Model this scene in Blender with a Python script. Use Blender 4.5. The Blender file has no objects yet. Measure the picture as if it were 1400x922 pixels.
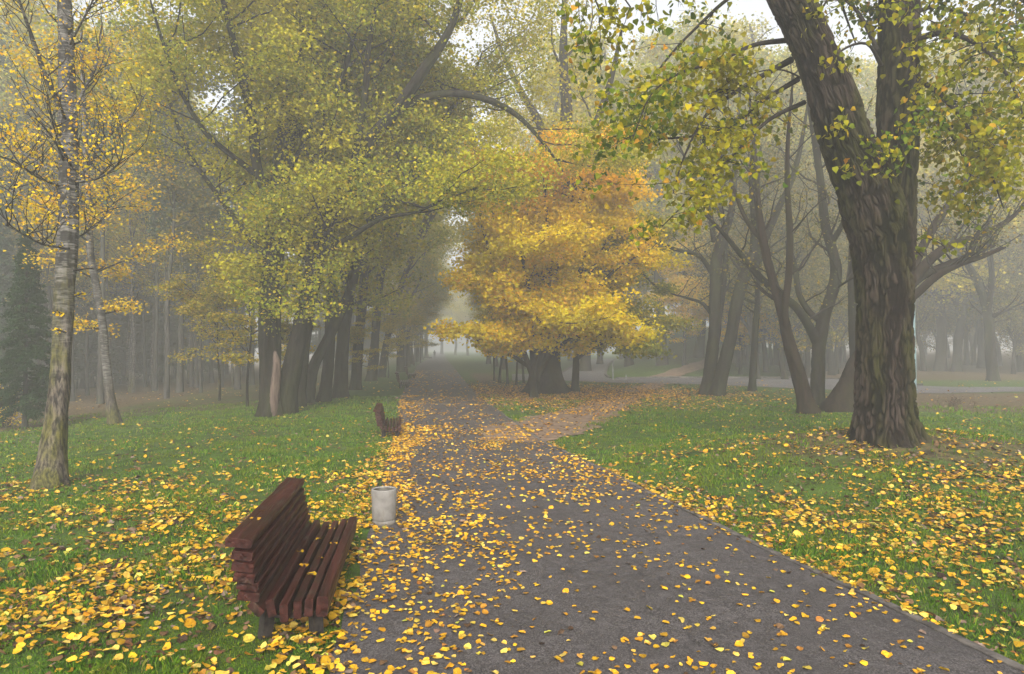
import bpy, math, random
import numpy as np
from mathutils import Vector
R = math.radians
rng = np.random.default_rng(7)
sc = bpy.context.scene
COL = sc.collection
F = 930.0; CAMH = 2.4; PITCH = math.atan(14/F)

# ------------------------------------------------------------------ noise
def _h(ix, iy, iz):
    n = (ix.astype(np.int64)*374761393 + iy.astype(np.int64)*668265263 + iz.astype(np.int64)*2147483647) & 0xffffffff
    n = ((n ^ (n >> 13))*1274126177) & 0xffffffff
    n = (n ^ (n >> 16)) & 0xffffffff
    return n/4294967295.0
def noise(x, y, z=0.0):
    x = np.asarray(x, float); y = np.asarray(y, float); z = np.zeros_like(x)+z
    xi, yi, zi = np.floor(x), np.floor(y), np.floor(z)
    fx, fy, fz = x-xi, y-yi, z-zi
    fx, fy, fz = [f*f*(3-2*f) for f in (fx, fy, fz)]
    o = 0
    for a in (0, 1):
        for b in (0, 1):
            for c in (0, 1):
                w = (fx if a else 1-fx)*(fy if b else 1-fy)*(fz if c else 1-fz)
                o = o+w*_h(xi+a, yi+b, zi+c)
    return o
def fbm(x, y, z=0.0, n=3):
    o = 0; a = .5; s = 1
    for i in range(n):
        o = o+a*noise(np.asarray(x)*s+17*i, np.asarray(y)*s+5*i, np.asarray(z)*s); a *= .5; s *= 2.03
    return o/(1-.5**n)
def sst(v, a, b):
    t = np.clip((v-a)/(b-a), 0, 1); return t*t*(3-2*t)

# ------------------------------------------------------------------ terrain
YL = [-60, -5, 2, 5.3, 8.7, 12, 17.9, 31.9, 89, 150, 400]
XLv = [9, .1, -.75, -1.35, -1.87, -2.3, -3.11, -5.25, -12.4, -18.2, -46]
YR = [-60, -5, 2, 5.28, 8.72, 15.4, 17.86, 31.9, 89, 150, 400]
XRv = [22, 6.5, 4.55, 3.7, 2.81, 1.16, .62, -1.54, -7.8, -14.6, -40]
def XL(y): return np.interp(y, YL, XLv)
def XR(y): return np.interp(y, YR, XRv)
HERO = (7.85, 14.2)
def H(x, y):
    x = np.asarray(x, float); y = np.asarray(y, float)
    d = XL(y)-2.2-x
    dd = np.maximum(d, 0)
    z = -.05*dd*dd/(dd+2.5)
    z = np.maximum(z, -2.6)
    z = z+.62*np.exp(-((x-HERO[0])**2/(2*2.5**2)+(y-HERO[1]+.3)**2/(2*1.7**2)))
    z = z+.10*sst(x-XR(y), 1.0, 5)*sst(y, 26, 18)
    u = x/np.maximum(y, 1)
    z = z+6.0*sst(y, 52, 125)*sst(u, .155, .24)*(1-.85*sst(u, .29, .42))
    off = sst(np.maximum(XL(y)-x, x-XR(y)), .3, 2.5)*sst(45-y, 0, 6)
    z = z+off*(fbm(x*.6, y*.6, 3)-.5)*.10
    return z
def ray(px, py):
    dx = (px-700)/F; dz = (461-py)/F
    wy = math.cos(PITCH)-dz*math.sin(PITCH); wz = dz*math.cos(PITCH)+math.sin(PITCH)
    return dx/wy, wz/wy
def at(px, py, Y):
    a, b = ray(px, py); return np.array([a*Y, Y, CAMH+b*Y])
def ground(px, py, off=0.0):
    a, b = ray(px, py); lo, hi = 1.0, 1.0
    while hi < 500 and CAMH+b*hi > float(H(a*hi, hi)): lo = hi; hi *= 1.03
    for _ in range(30):
        m = (lo+hi)/2
        if CAMH+b*m > float(H(a*m, m)): lo = m
        else: hi = m
    return np.array([a*hi, hi, float(H(a*hi, hi))+off])

# ------------------------------------------------------------------ materials
def new_mat(name):
    m = bpy.data.materials.new(name); m.use_nodes = True
    nt = m.node_tree; nt.nodes.clear()
    return m, nt
class NT:
    def __init__(s, name):
        s.m, s.t = new_mat(name); s.out = s.n('ShaderNodeOutputMaterial')
    def n(s, typ, **kw):
        nd = s.t.nodes.new(typ)
        for k, v in kw.items(): setattr(nd, k, v)
        return nd
    def l(s, a, b): s.t.links.new(a, b)
    def coord(s, scale=(1, 1, 1), src='Object'):
        tc = s.n('ShaderNodeTexCoord'); mp = s.n('ShaderNodeMapping'); mp.inputs['Scale'].default_value = scale
        s.l(tc.outputs[src], mp.inputs['Vector']); return mp.outputs[0]
    def noise(s, vec, scale, detail=3, rough=.55, dist=0):
        nd = s.n('ShaderNodeTexNoise'); nd.inputs['Scale'].default_value = scale; nd.inputs['Detail'].default_value = detail
        nd.inputs['Roughness'].default_value = rough; nd.inputs['Distortion'].default_value = dist
        s.l(vec, nd.inputs['Vector']); return nd.outputs['Fac']
    def ramp(s, fac, stops, interp='LINEAR'):
        nd = s.n('ShaderNodeValToRGB'); cr = nd.color_ramp; cr.interpolation = interp
        while len(cr.elements) < len(stops): cr.elements.new(.5)
        for e, (p, c) in zip(cr.elements, stops):
            e.position = p; e.color = (c, c, c, 1) if isinstance(c, (int, float)) else (*c, 1)
        s.l(fac, nd.inputs[0]); return nd.outputs[0]
    def mix(s, fac, a, b, mode='MIX'):
        nd = s.n('ShaderNodeMix', data_type='RGBA', blend_type=mode)
        for sock, v in ((nd.inputs[0], fac), (nd.inputs[6], a), (nd.inputs[7], b)):
            if isinstance(v, (int, float)): sock.default_value = v
            elif isinstance(v, tuple): sock.default_value = (*v, 1)
            else: s.l(v, sock)
        return nd.outputs[2]
    def math(s, op, a, b=0, clamp=False):
        nd = s.n('ShaderNodeMath', operation=op, use_clamp=clamp)
        for sock, v in ((nd.inputs[0], a), (nd.inputs[1], b)):
            if isinstance(v, (int, float)): sock.default_value = v
            else: s.l(v, sock)
        return nd.outputs[0]
    def surf(s, col, rough=.8, bump=None, bstr=.5, bdist=.01, spec=.3, metal=0):
        b = s.n('ShaderNodeBsdfPrincipled')
        for k, v in (('Base Color', col), ('Roughness', rough), ('Specular IOR Level', spec), ('Metallic', metal)):
            if isinstance(v, (int, float)): b.inputs[k].default_value = v
            elif isinstance(v, tuple): b.inputs[k].default_value = (*v, 1)
            else: s.l(v, b.inputs[k])
        if bump is not None:
            bn = s.n('ShaderNodeBump'); bn.inputs['Strength'].default_value = bstr; bn.inputs['Distance'].default_value = bdist
            s.l(bump, bn.inputs['Height']); s.l(bn.outputs[0], b.inputs['Normal'])
        s.l(b.outputs[0], s.out.inputs[0]); return s.m

def leaf_mat(name, stops, clump=None, zgrad=None, trans=.35, rough=.55, spec=.04, cscale=.35):
    """leaf colours by a random value per leaf; clump = colour mixed in by a patchy noise; zgrad = (z0, z1, colour) mixed in towards the top"""
    t = NT(name); g = t.n('ShaderNodeNewGeometry'); rnd = g.outputs['Random Per Island']
    c = t.ramp(rnd, stops)
    co = t.coord()
    if clump is not None:
        f = t.ramp(t.noise(co, cscale, 2), [(.45, 0.0), (.62, 1.0)])
        c = t.mix(t.math('MULTIPLY', f, .75), c, clump)
    if zgrad is not None:
        sp = t.n('ShaderNodeSeparateXYZ'); t.l(co, sp.inputs[0])
        for (z0, z1, col) in zgrad:
            mr = t.n('ShaderNodeMapRange'); mr.inputs[1].default_value = z0; mr.inputs[2].default_value = z1
            zz = t.math('ADD', sp.outputs[2], t.math('MULTIPLY', t.math('SUBTRACT', t.noise(co, .5, 2), .5), 5))
            t.l(zz, mr.inputs[0]); f = t.math('MULTIPLY', mr.outputs[0], .85, True)
            c = t.mix(f, c, col)
    vv = t.math('ADD', .84, t.math('MULTIPLY', t.math('FRACT', t.math('MULTIPLY', rnd, 37.7)), .32))
    hs = t.n('ShaderNodeHueSaturation'); t.l(c, hs.inputs['Color']); t.l(vv, hs.inputs['Value'])
    c = hs.outputs[0]
    b = t.n('ShaderNodeBsdfPrincipled'); t.l(c, b.inputs['Base Color']); b.inputs['Roughness'].default_value = rough
    b.inputs['Specular IOR Level'].default_value = spec
    tr = t.n('ShaderNodeBsdfTranslucent'); t.l(c, tr.inputs[0])
    ms = t.n('ShaderNodeMixShader'); ms.inputs[0].default_value = trans
    t.l(b.outputs[0], ms.inputs[1]); t.l(tr.outputs[0], ms.inputs[2]); t.l(ms.outputs[0], t.out.inputs[0])
    return t.m

def bark_mat(name, dark, light, moss=None, moss_amt=.5, sx=9, sz=1.6, bd=.03, bs=.8):
    t = NT(name); co = t.coord((sx, sx, sz))
    n1 = t.noise(co, 1.0, 4, .6, .6)
    c = t.ramp(n1, [(.35, dark), (.62, light)])
    fine = t.noise(t.coord((40, 40, 12)), 1.0, 3)
    c = t.mix(.35, c, t.ramp(fine, [(.3, (.02, .018, .015)), (.7, light)]), 'MIX')
    if moss is not None:
        f = t.ramp(t.noise(t.coord((1, 1, .35)), 1.4, 3), [(.45, 0.0), (.62, moss_amt)])
        c = t.mix(f, c, moss)
    h = t.math('ADD', n1, t.math('MULTIPLY', fine, .3))
    return t.surf(c, .9, h, bs, bd, .03)

M = {}
M['bark'] = bark_mat('bark_poplar', (.003, .0028, .0024), (.034, .029, .023), (.03, .033, .012), .5, 7, 1.1, .05, 1.0)
M['bark_near'] = None
M['bark_bare'] = bark_mat('bark_smooth', (.004, .0034, .0027), (.024, .020, .015), (.03, .033, .014), .6, 8, 1.5, .015)
M['bark_red'] = bark_mat('bark_reddish', (.006, .004, .003), (.032, .020, .014), (.03, .03, .014), .4, 9, 1.2, .015)
M['bark_thin'] = bark_mat('bark_thin', (.02, .018, .016), (.07, .065, .058), (.05, .055, .03), .5, 10, 2, .01)
M['twig'] = bark_mat('bark_twig', (.012, .010, .008), (.035, .029, .024), None, 0, 20, 8, .004)

def hero_bark():
    t = NT('bark_old_poplar')
    at_ = t.n('ShaderNodeAttribute'); at_.attribute_name = 'furrow'
    fur = at_.outputs['Fac']
    n2 = t.noise(t.coord((30, 30, 9)), 1.0, 4)
    c = t.ramp(fur, [(.08, (.003, .0022, .002)), (.42, (.011, .008, .006)), (.95, (.050, .038, .030))])  # bark, and the moss below, coloured darker in furrows to stand for shade
    c = t.mix(.18, c, t.ramp(n2, [(.3, (.006, .005, .004)), (.7, (.06, .046, .036))]))
    f = t.ramp(t.noise(t.coord((1, 1, .3)), 1.5, 3), [(.44, 0.0), (.58, .8)])
    ff = t.math('MULTIPLY', f, t.ramp(n2, [(.3, .4), (.6, 1.0)]))
    c = t.mix(ff, c, t.ramp(fur, [(.2, (.004, .005, .001)), (.9, (.032, .036, .006))]))
    return t.surf(c, .9, n2, .9, .02, .03)
M['bark_near'] = hero_bark()

def birch_mat(name, z0, z1):
    t = NT(name); co = t.coord()
    sp = t.n('ShaderNodeSeparateXYZ'); t.l(co, sp.inputs[0])
    lent = t.noise(t.coord((5, 5, 38)), 1.0, 3, .6)
    white = t.ramp(lent, [(.42, (.02, .018, .016)), (.56, (.13, .12, .105)), (.8, (.24, .225, .205))])
    blot = t.ramp(t.noise(t.coord((3, 3, 5)), 1.0, 3), [(.53, 0.0), (.6, .9)])
    white = t.mix(blot, white, (.02, .018, .015))
    n1 = t.noise(t.coord((22, 22, 5)), 1.0, 4, .6)
    rough = t.ramp(n1, [(.40, (.012, .009, .007)), (.60, (.12, .098, .072))])
    mo = t.ramp(t.noise(t.coord((2.5, 2.5, .9)), 1.0, 3), [(.42, 0.0), (.55, .85)])
    rough = t.mix(mo, rough, t.ramp(n1, [(.4, (.02, .022, .004)), (.65, (.11, .10, .008))]))
    mr = t.n('ShaderNodeMapRange'); mr.inputs[1].default_value = z0; mr.inputs[2].default_value = z1
    t.l(t.math('ADD', sp.outputs[2], t.math('MULTIPLY', t.noise(t.coord((4, 4, 1)), 1.0, 2), 1.8)), mr.inputs[0])
    c = t.mix(mr.outputs[0], rough, white)
    return t.surf(c, .75, t.math('ADD', n1, lent), .7, .02, .25)
M['birch'] = birch_mat('bark_birch', 2.8, 5.2)
M['birch_small'] = birch_mat('bark_birch_pale', 1.4, 2.6)

M['leaf_row'] = leaf_mat('leaves_poplar', [(0, (.14, .18, .015)), (.5, (.30, .31, .018)), (.85, (.44, .38, .018)), (1, (.55, .36, .018))], (.50, .42, .018))
M['leaf_far'] = leaf_mat('leaves_poplar_pale', [(0, (.2, .22, .02)), (.6, (.40, .36, .03)), (1, (.58, .42, .025))], (.55, .43, .03))
M['leaf_hero'] = leaf_mat('leaves_hero', [(0, (.04, .08, .006)), (.4, (.12, .17, .007)), (.72, (.27, .27, .007)), (.92, (.45, .35, .01)), (1, (.5, .22, .02))], (.32, .28, .008), cscale=.5)
M['leaf_drk'] = leaf_mat('leaves_hanging', [(0, (.035, .065, .012)), (.6, (.09, .13, .015)), (1, (.26, .25, .02))])
M['leaf_maple'] = leaf_mat('leaves_maple', [(0, (.48, .40, .008)), (.35, (.78, .58, .006)), (.8, (.85, .60, .006)), (1, (.8, .42, .01))], (.60, .52, .008),
                           [(6.0, 12.5, (.98, .56, .010))], trans=.45, cscale=.28)
M['leaf_maple_green'] = leaf_mat('leaves_maple_green', [(0, (.14, .17, .01)), (.5, (.34, .32, .010)), (1, (.65, .45, .012))], (.11, .14, .012), trans=.4)
M['leaf_gold'] = leaf_mat('leaves_gold', [(0, (.55, .42, .010)), (.6, (.75, .52, .010)), (1, (.75, .38, .012))])
M['leaf_sap'] = leaf_mat('leaves_sapling', [(0, (.18, .19, .015)), (.5, (.36, .31, .015)), (1, (.6, .38, .015))])
M['leaf_olive'] = leaf_mat('leaves_olive', [(0, (.07, .08, .02)), (.6, (.14, .135, .025)), (1, (.36, .24, .02))])
M['leaf_spruce'] = leaf_mat('needles', [(0, (.012, .03, .012)), (1, (.035, .065, .022))], trans=.1)
M['leaf_pine'] = leaf_mat('needles_pine', [(0, (.025, .045, .018)), (1, (.06, .09, .03))], trans=.1)

def ground_mat():
    t = NT('lawn'); co = t.coord()
    n1 = t.noise(co, .35, 4); n2 = t.noise(co, 3.0, 4); n3 = t.noise(co, 40, 3)
    g = t.ramp(n2, [(.35, (.024, .05, .005)), (.55, (.06, .125, .009)), (.75, (.10, .16, .016))])
    g = t.mix(t.ramp(n1, [(.45, 0.0), (.65, .45)]), g, (.07, .075, .022))
    g = t.mix(t.ramp(n3, [(.4, .65), (.6, 0.0)]), g, (.022, .022, .01))
    lit = t.ramp(t.noise(co, 9, 4), [(.38, (.035, .025, .016)), (.5, (.085, .06, .032)), (.62, (.13, .085, .03)), (.75, (.06, .07, .025))])
    at_ = t.n('ShaderNodeAttribute'); at_.attribute_name = 'litter'
    f = t.math('ADD', at_.outputs['Fac'], t.math('MULTIPLY', t.math('SUBTRACT', t.noise(co, 1.2, 4), .5), .9), True)
    f = t.ramp(f, [(.3, 0.0), (.7, 1.0)])
    c = t.mix(f, g, lit)
    return t.surf(c, .9, t.math('ADD', n3, n2), .6, .03, .15)
M['lawn'] = ground_mat()
def asphalt_mat(name, base=.066, tint=(1.0, .89, .87)):
    t = NT(name); co = t.coord()
    wv = t.n('ShaderNodeTexVoronoi', feature='DISTANCE_TO_EDGE'); wv.inputs['Scale'].default_value = .42
    dn = t.n('ShaderNodeTexNoise'); dn.inputs['Scale'].default_value = 1.6; dn.inputs['Detail'].default_value = 6; t.l(co, dn.inputs['Vector'])
    va = t.n('ShaderNodeVectorMath', operation='ADD'); t.l(co, va.inputs[0]); t.l(dn.outputs['Color'], va.inputs[1]); t.l(va.outputs[0], wv.inputs['Vector'])
    v = t.n('ShaderNodeTexVoronoi'); v.inputs['Scale'].default_value = 95; t.l(co, v.inputs['Vector'])
    big = t.noise(co, .8, 4); mid = t.noise(co, 6, 4); fine = t.noise(co, 160, 2)
    k = lambda f: tuple(base*f*x for x in tint)
    c = t.ramp(v.outputs['Color'], [(.15, k(.45)), (.5, k(.95)), (.9, k(1.9))])
    c = t.mix(t.ramp(big, [(.40, 0.0), (.60, .5)]), c, k(.65))
    c = t.mix(t.ramp(mid, [(.52, 0.0), (.68, .45)]), c, k(1.55))
    c = t.mix(t.ramp(wv.outputs['Distance'], [(.002, .35), (.009, 0.0)]), c, k(.2))
    return t.surf(c, t.ramp(mid, [(.4, .55), (.6, .8)]), t.math('ADD', v.outputs['Distance'], fine), .7, .006, .15)
M['asphalt'] = asphalt_mat('asphalt')
M['road'] = asphalt_mat('asphalt_road', .10, (1, .93, .93))
def simple(name, c1, c2, scale, bump=.4, bd=.01, rough=.85, spec=.25, sc3=(1, 1, 1)):
    t = NT(name); n = t.noise(t.coord(sc3), scale, 5, .62)
    return t.surf(t.ramp(n, [(.35, c1), (.65, c2)]), rough, n, bump, bd, spec)
M['dirt'] = simple('dirt', (.10, .065, .042), (.22, .15, .10), 2.5)
M['kerb'] = simple('concrete_kerb', (.035, .03, .027), (.13, .115, .10), 5)
def wood_mat():
    t = NT('painted_wood'); gr = t.noise(t.coord((22, 1.2, 22)), 1.0, 5, .6, .3)
    blot = t.noise(t.coord(), 3.2, 4)
    c = t.ramp(gr, [(.3, (.006, .0016, .0012)), (.5, (.030, .006, .004)), (.78, (.068, .017, .011))])
    c = t.mix(t.ramp(blot, [(.57, 0.0), (.68, .6)]), c, t.ramp(gr, [(.4, (.012, .011, .007)), (.75, (.075, .062, .04))]))
    return t.surf(c, t.ramp(gr, [(.3, .32), (.7, .62)]), gr, .9, .012, .22)
M['wood'] = wood_mat()
M['iron'] = simple('dark_iron', (.012, .011, .011), (.04, .034, .03), 14, .4, .004, .7, .08)
def bin_mat():
    t = NT('whitewashed_concrete'); n = t.noise(t.coord(), 7, 5); f = t.noise(t.coord((1, 1, .25)), 22, 4)
    c = t.ramp(n, [(.3, (.13, .12, .108)), (.5, (.19, .178, .162)), (.7, (.22, .208, .192))])
    c = t.mix(t.ramp(f, [(.56, 0.0), (.7, .6)]), c, (.14, .12, .09))
    sp = t.n('ShaderNodeSeparateXYZ'); t.l(t.coord(), sp.inputs[0])
    d = t.math('ADD', sp.outputs[2], t.math('MULTIPLY', n, .08))
    c = t.mix(t.ramp(d, [(.06, .8), (.13, 0.0)]), c, (.10, .085, .06))
    return t.surf(c, .85, n, .5, .01, .2)
M['bin'] = bin_mat()
M['bin_in'] = simple('concrete_inside', (.05, .045, .04), (.13, .12, .10), 8)
M['blue'] = simple('pale_blue_paint', (.10, .17, .18), (.18, .27, .28), 6, .2, .004, .5, .4)
M['grey_metal'] = simple('grey_paint', (.10, .11, .11), (.2, .2, .2), 8, .2, .004, .5, .4)
def litter_mat(name, stops, rough=.5):
    t = NT(name); g = t.n('ShaderNodeNewGeometry'); rnd = g.outputs['Random Per Island']
    c = t.ramp(rnd, stops, 'LINEAR')
    n = t.noise(t.coord((1, 1, 1)), 55, 3)
    c = t.mix(t.ramp(n, [(.52, 0.0), (.72, .45)]), c, (.16, .075, .02))
    v = t.math('ADD', .7, t.math('MULTIPLY', t.math('FRACT', t.math('MULTIPLY', rnd, 53.3)), .6))
    hs = t.n('ShaderNodeHueSaturation'); t.l(c, hs.inputs['Color']); t.l(v, hs.inputs['Value'])
    return t.surf(hs.outputs[0], rough, n, .5, .004, .08)
M['lit_yellow'] = litter_mat('leaf_litter_yellow', [(0, (.22, .12, .012)), (.3, (.43, .24, .010)), (.6, (.52, .32, .014)), (.8, (.50, .36, .08)), (.9, (.30, .32, .04)), (1, (.5, .25, .04))])
M['lit_orange'] = litter_mat('leaf_litter_orange', [(0, (.22, .10, .015)), (.3, (.50, .24, .012)), (.7, (.58, .31, .015)), (.9, (.56, .36, .07)), (1, (.28, .10, .02))])
M['lit_brown'] = litter_mat('leaf_litter_brown', [(0, (.02, .013, .010)), (.35, (.07, .04, .022)), (.7, (.15, .085, .04)), (.88, (.20, .15, .12)), (1, (.13, .05, .02))], .6)
M['grass'] = leaf_mat('grass_blades', [(0, (.03, .075, .006)), (.5, (.07, .165, .009)), (.85, (.13, .22, .016)), (1, (.26, .23, .05))], (.13, .16, .012), trans=.3, cscale=1.1)

# ------------------------------------------------------------------ mesh helpers
class MB:
    def __init__(s): s.v = []; s.f = []; s.fm = []; s.n = 0
    def add(s, v, f, mi=0):
        v = np.asarray(v, float); f = np.asarray(f, np.int64)
        s.v.append(v); s.f.append(f+s.n); s.fm.append(np.full(len(f), mi)); s.n += len(v)
    def build(s, name, mats, parent=None, origin=(0, 0, 0), smooth=False, loc=None):
        me = bpy.data.meshes.new(name)
        V = np.concatenate(s.v)-np.asarray(origin, float)
        me.vertices.add(len(V)); me.vertices.foreach_set('co', V.astype(np.float32).ravel())
        tot = sum(f.size for f in s.f); nf = sum(len(f) for f in s.f)
        me.loops.add(tot); me.polygons.add(nf)
        me.loops.foreach_set('vertex_index', np.concatenate([f.ravel() for f in s.f]).astype(np.int32))
        sizes = np.concatenate([np.full(len(f), f.shape[1]) for f in s.f])
        st = np.concatenate([[0], np.cumsum(sizes)[:-1]])
        me.polygons.foreach_set('loop_start', st.astype(np.int32))
        mats = mats if isinstance(mats, list) else [mats]
        for m in mats: me.materials.append(m)
        if len(mats) > 1: me.polygons.foreach_set('material_index', np.concatenate(s.fm).astype(np.int32))
        me.polygons.foreach_set('use_smooth', np.full(nf, smooth))
        me.update(calc_edges=True); me.validate()
        o = bpy.data.objects.new(name, me); COL.objects.link(o)
        if parent is not None: o.parent = parent
        if loc is not None: o.location = loc
        return o
def nrm(a): return a/np.maximum(np.linalg.norm(a, axis=-1, keepdims=True), 1e-9)
def tube_v(pts, rad, sides, disp=None, cap=True):
    pts = np.asarray(pts, float); n = len(pts); rad = np.asarray(rad, float)
    t = np.gradient(pts, axis=0); t = nrm(t)
    ref = np.array([0.13, .99, .05]) if abs(t[:, 2]).mean() > .6 else np.array([0.1, 0.2, .97])
    u = nrm(np.cross(t, ref)); w = np.cross(t, u)
    a = np.linspace(0, 2*np.pi, sides, endpoint=False)
    rr = rad[:, None]*np.ones(sides)
    if disp is not None: rr = rr+disp
    V = pts[:, None]+rr[..., None]*(np.cos(a)[None, :, None]*u[:, None]+np.sin(a)[None, :, None]*w[:, None])
    V = V.reshape(-1, 3)
    i = np.arange(n-1)[:, None]*sides; j = np.arange(sides)[None]; k = (j+1) % sides
    f = np.stack([i+j, i+k, i+sides+k, i+sides+j], -1).reshape(-1, 4)
    return V, f
def tube(mb, pts, rad, sides=6, mi=0):
    V, f = tube_v(pts, rad, sides); mb.add(V, f, mi)
def smooth_path(pts, k):
    """Catmull-Rom through rows of pts (any number of columns)"""
    P = np.asarray(pts, float); P = np.vstack([2*P[0]-P[1], P, 2*P[-1]-P[-2]]); out = []
    for i in range(1, len(P)-2):
        for t in np.linspace(0, 1, k, endpoint=False):
            out.append(.5*((2*P[i])+(-P[i-1]+P[i+1])*t+(2*P[i-1]-5*P[i]+4*P[i+1]-P[i+2])*t*t+(-P[i-1]+3*P[i]-3*P[i+1]+P[i+2])*t**3))
    out.append(P[-2]); return np.array(out)
T_QUAD = (np.array([[0, 0, 0], [.5, .45, .14], [0, 1, 0], [-.5, .45, .14]]), [[0, 1, 2, 3]])
T_NEEDLE = (np.array([[0, 0, 0], [.16, .3, .03], [0, 1, -.03], [-.16, .3, .03]]), [[0, 1, 2, 3]])
T_HEART = (np.array([[0, 0, 0], [.40, .02, .10], [.52, .38, .13], [0, 1.05, -.08], [-.52, .38, .13], [-.40, .02, .10]]), [[0, 1, 2, 3], [0, 3, 4, 5]])
T_DRY = (np.array([[0, 0, .0], [.34, .10, .10], [.50, .45, .20], [.26, .82, .10], [0, 1.0, .02], [-.30, .80, .16], [-.50, .42, .12], [-.30, .08, .16], [0, .5, -.02]]),
         [[0, 1, 2, 8], [8, 2, 3, 4], [8, 4, 5, 6], [0, 8, 6, 7]])
T_STAR = (np.array([[0, 0, 0], [.5, .15, .1], [.18, .42, .02], [.55, .72, .1], [.13, .68, 0], [0, 1.1, -.05], [-.13, .68, 0], [-.55, .72, .1], [-.18, .42, .02], [-.5, .15, .1]]),
          [[0, 1, 2, 8], [0, 2, 8, 9], [2, 3, 4, 6], [2, 6, 7, 8], [4, 5, 6, 2]])
def leaves(mb, P, A, N, S, tmpl=T_QUAD, mi=0):
    """P positions, A stem direction, N rough normal, S size"""
    P = np.asarray(P, float); n = len(P)
    if n == 0: return
    A = nrm(A); X = nrm(np.cross(A, N)); Z = np.cross(X, A)
    T, fs = tmpl
    S = np.asarray(S)[:, None, None]
    V = P[:, None]+S*(T[None, :, 0, None]*X[:, None]+T[None, :, 1, None]*A[:, None]+T[None, :, 2, None]*Z[:, None])
    F_ = np.arange(n)[:, None, None]*len(T)+np.asarray(fs)[None]
    mi_ = mi
    mb.add(V.reshape(-1, 3), F_.reshape(-1, len(fs[0])), 0)
    if np.ndim(mi_) > 0: mb.fm[-1] = np.repeat(mi_, len(fs))
    else: mb.fm[-1][:] = mi_

def empty(name, loc):
    o = bpy.data.objects.new(name, None); COL.objects.link(o); o.location = tuple(loc); o.empty_display_size = .2; return o
def tag(o, label=None, cat=None, group=None, kind=None):
    if label: o['label'] = label
    if cat: o['category'] = cat
    if group: o['group'] = group
    if kind: o['kind'] = kind
    return o
def copy_tree(root, loc, rotz=0, scale=1, label=None, group=None):
    r = root.copy(); COL.objects.link(r); r.location = tuple(loc); r.rotation_euler = (0, 0, rotz)
    r.scale = (scale,)*3 if np.ndim(scale) == 0 else scale
    if label: r['label'] = label
    if group: r['group'] = group
    for ch in list(root.children):
        c = ch.copy(); COL.objects.link(c); c.parent = r
        for g in list(ch.children):
            d = g.copy(); COL.objects.link(d); d.parent = c
    return r

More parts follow.
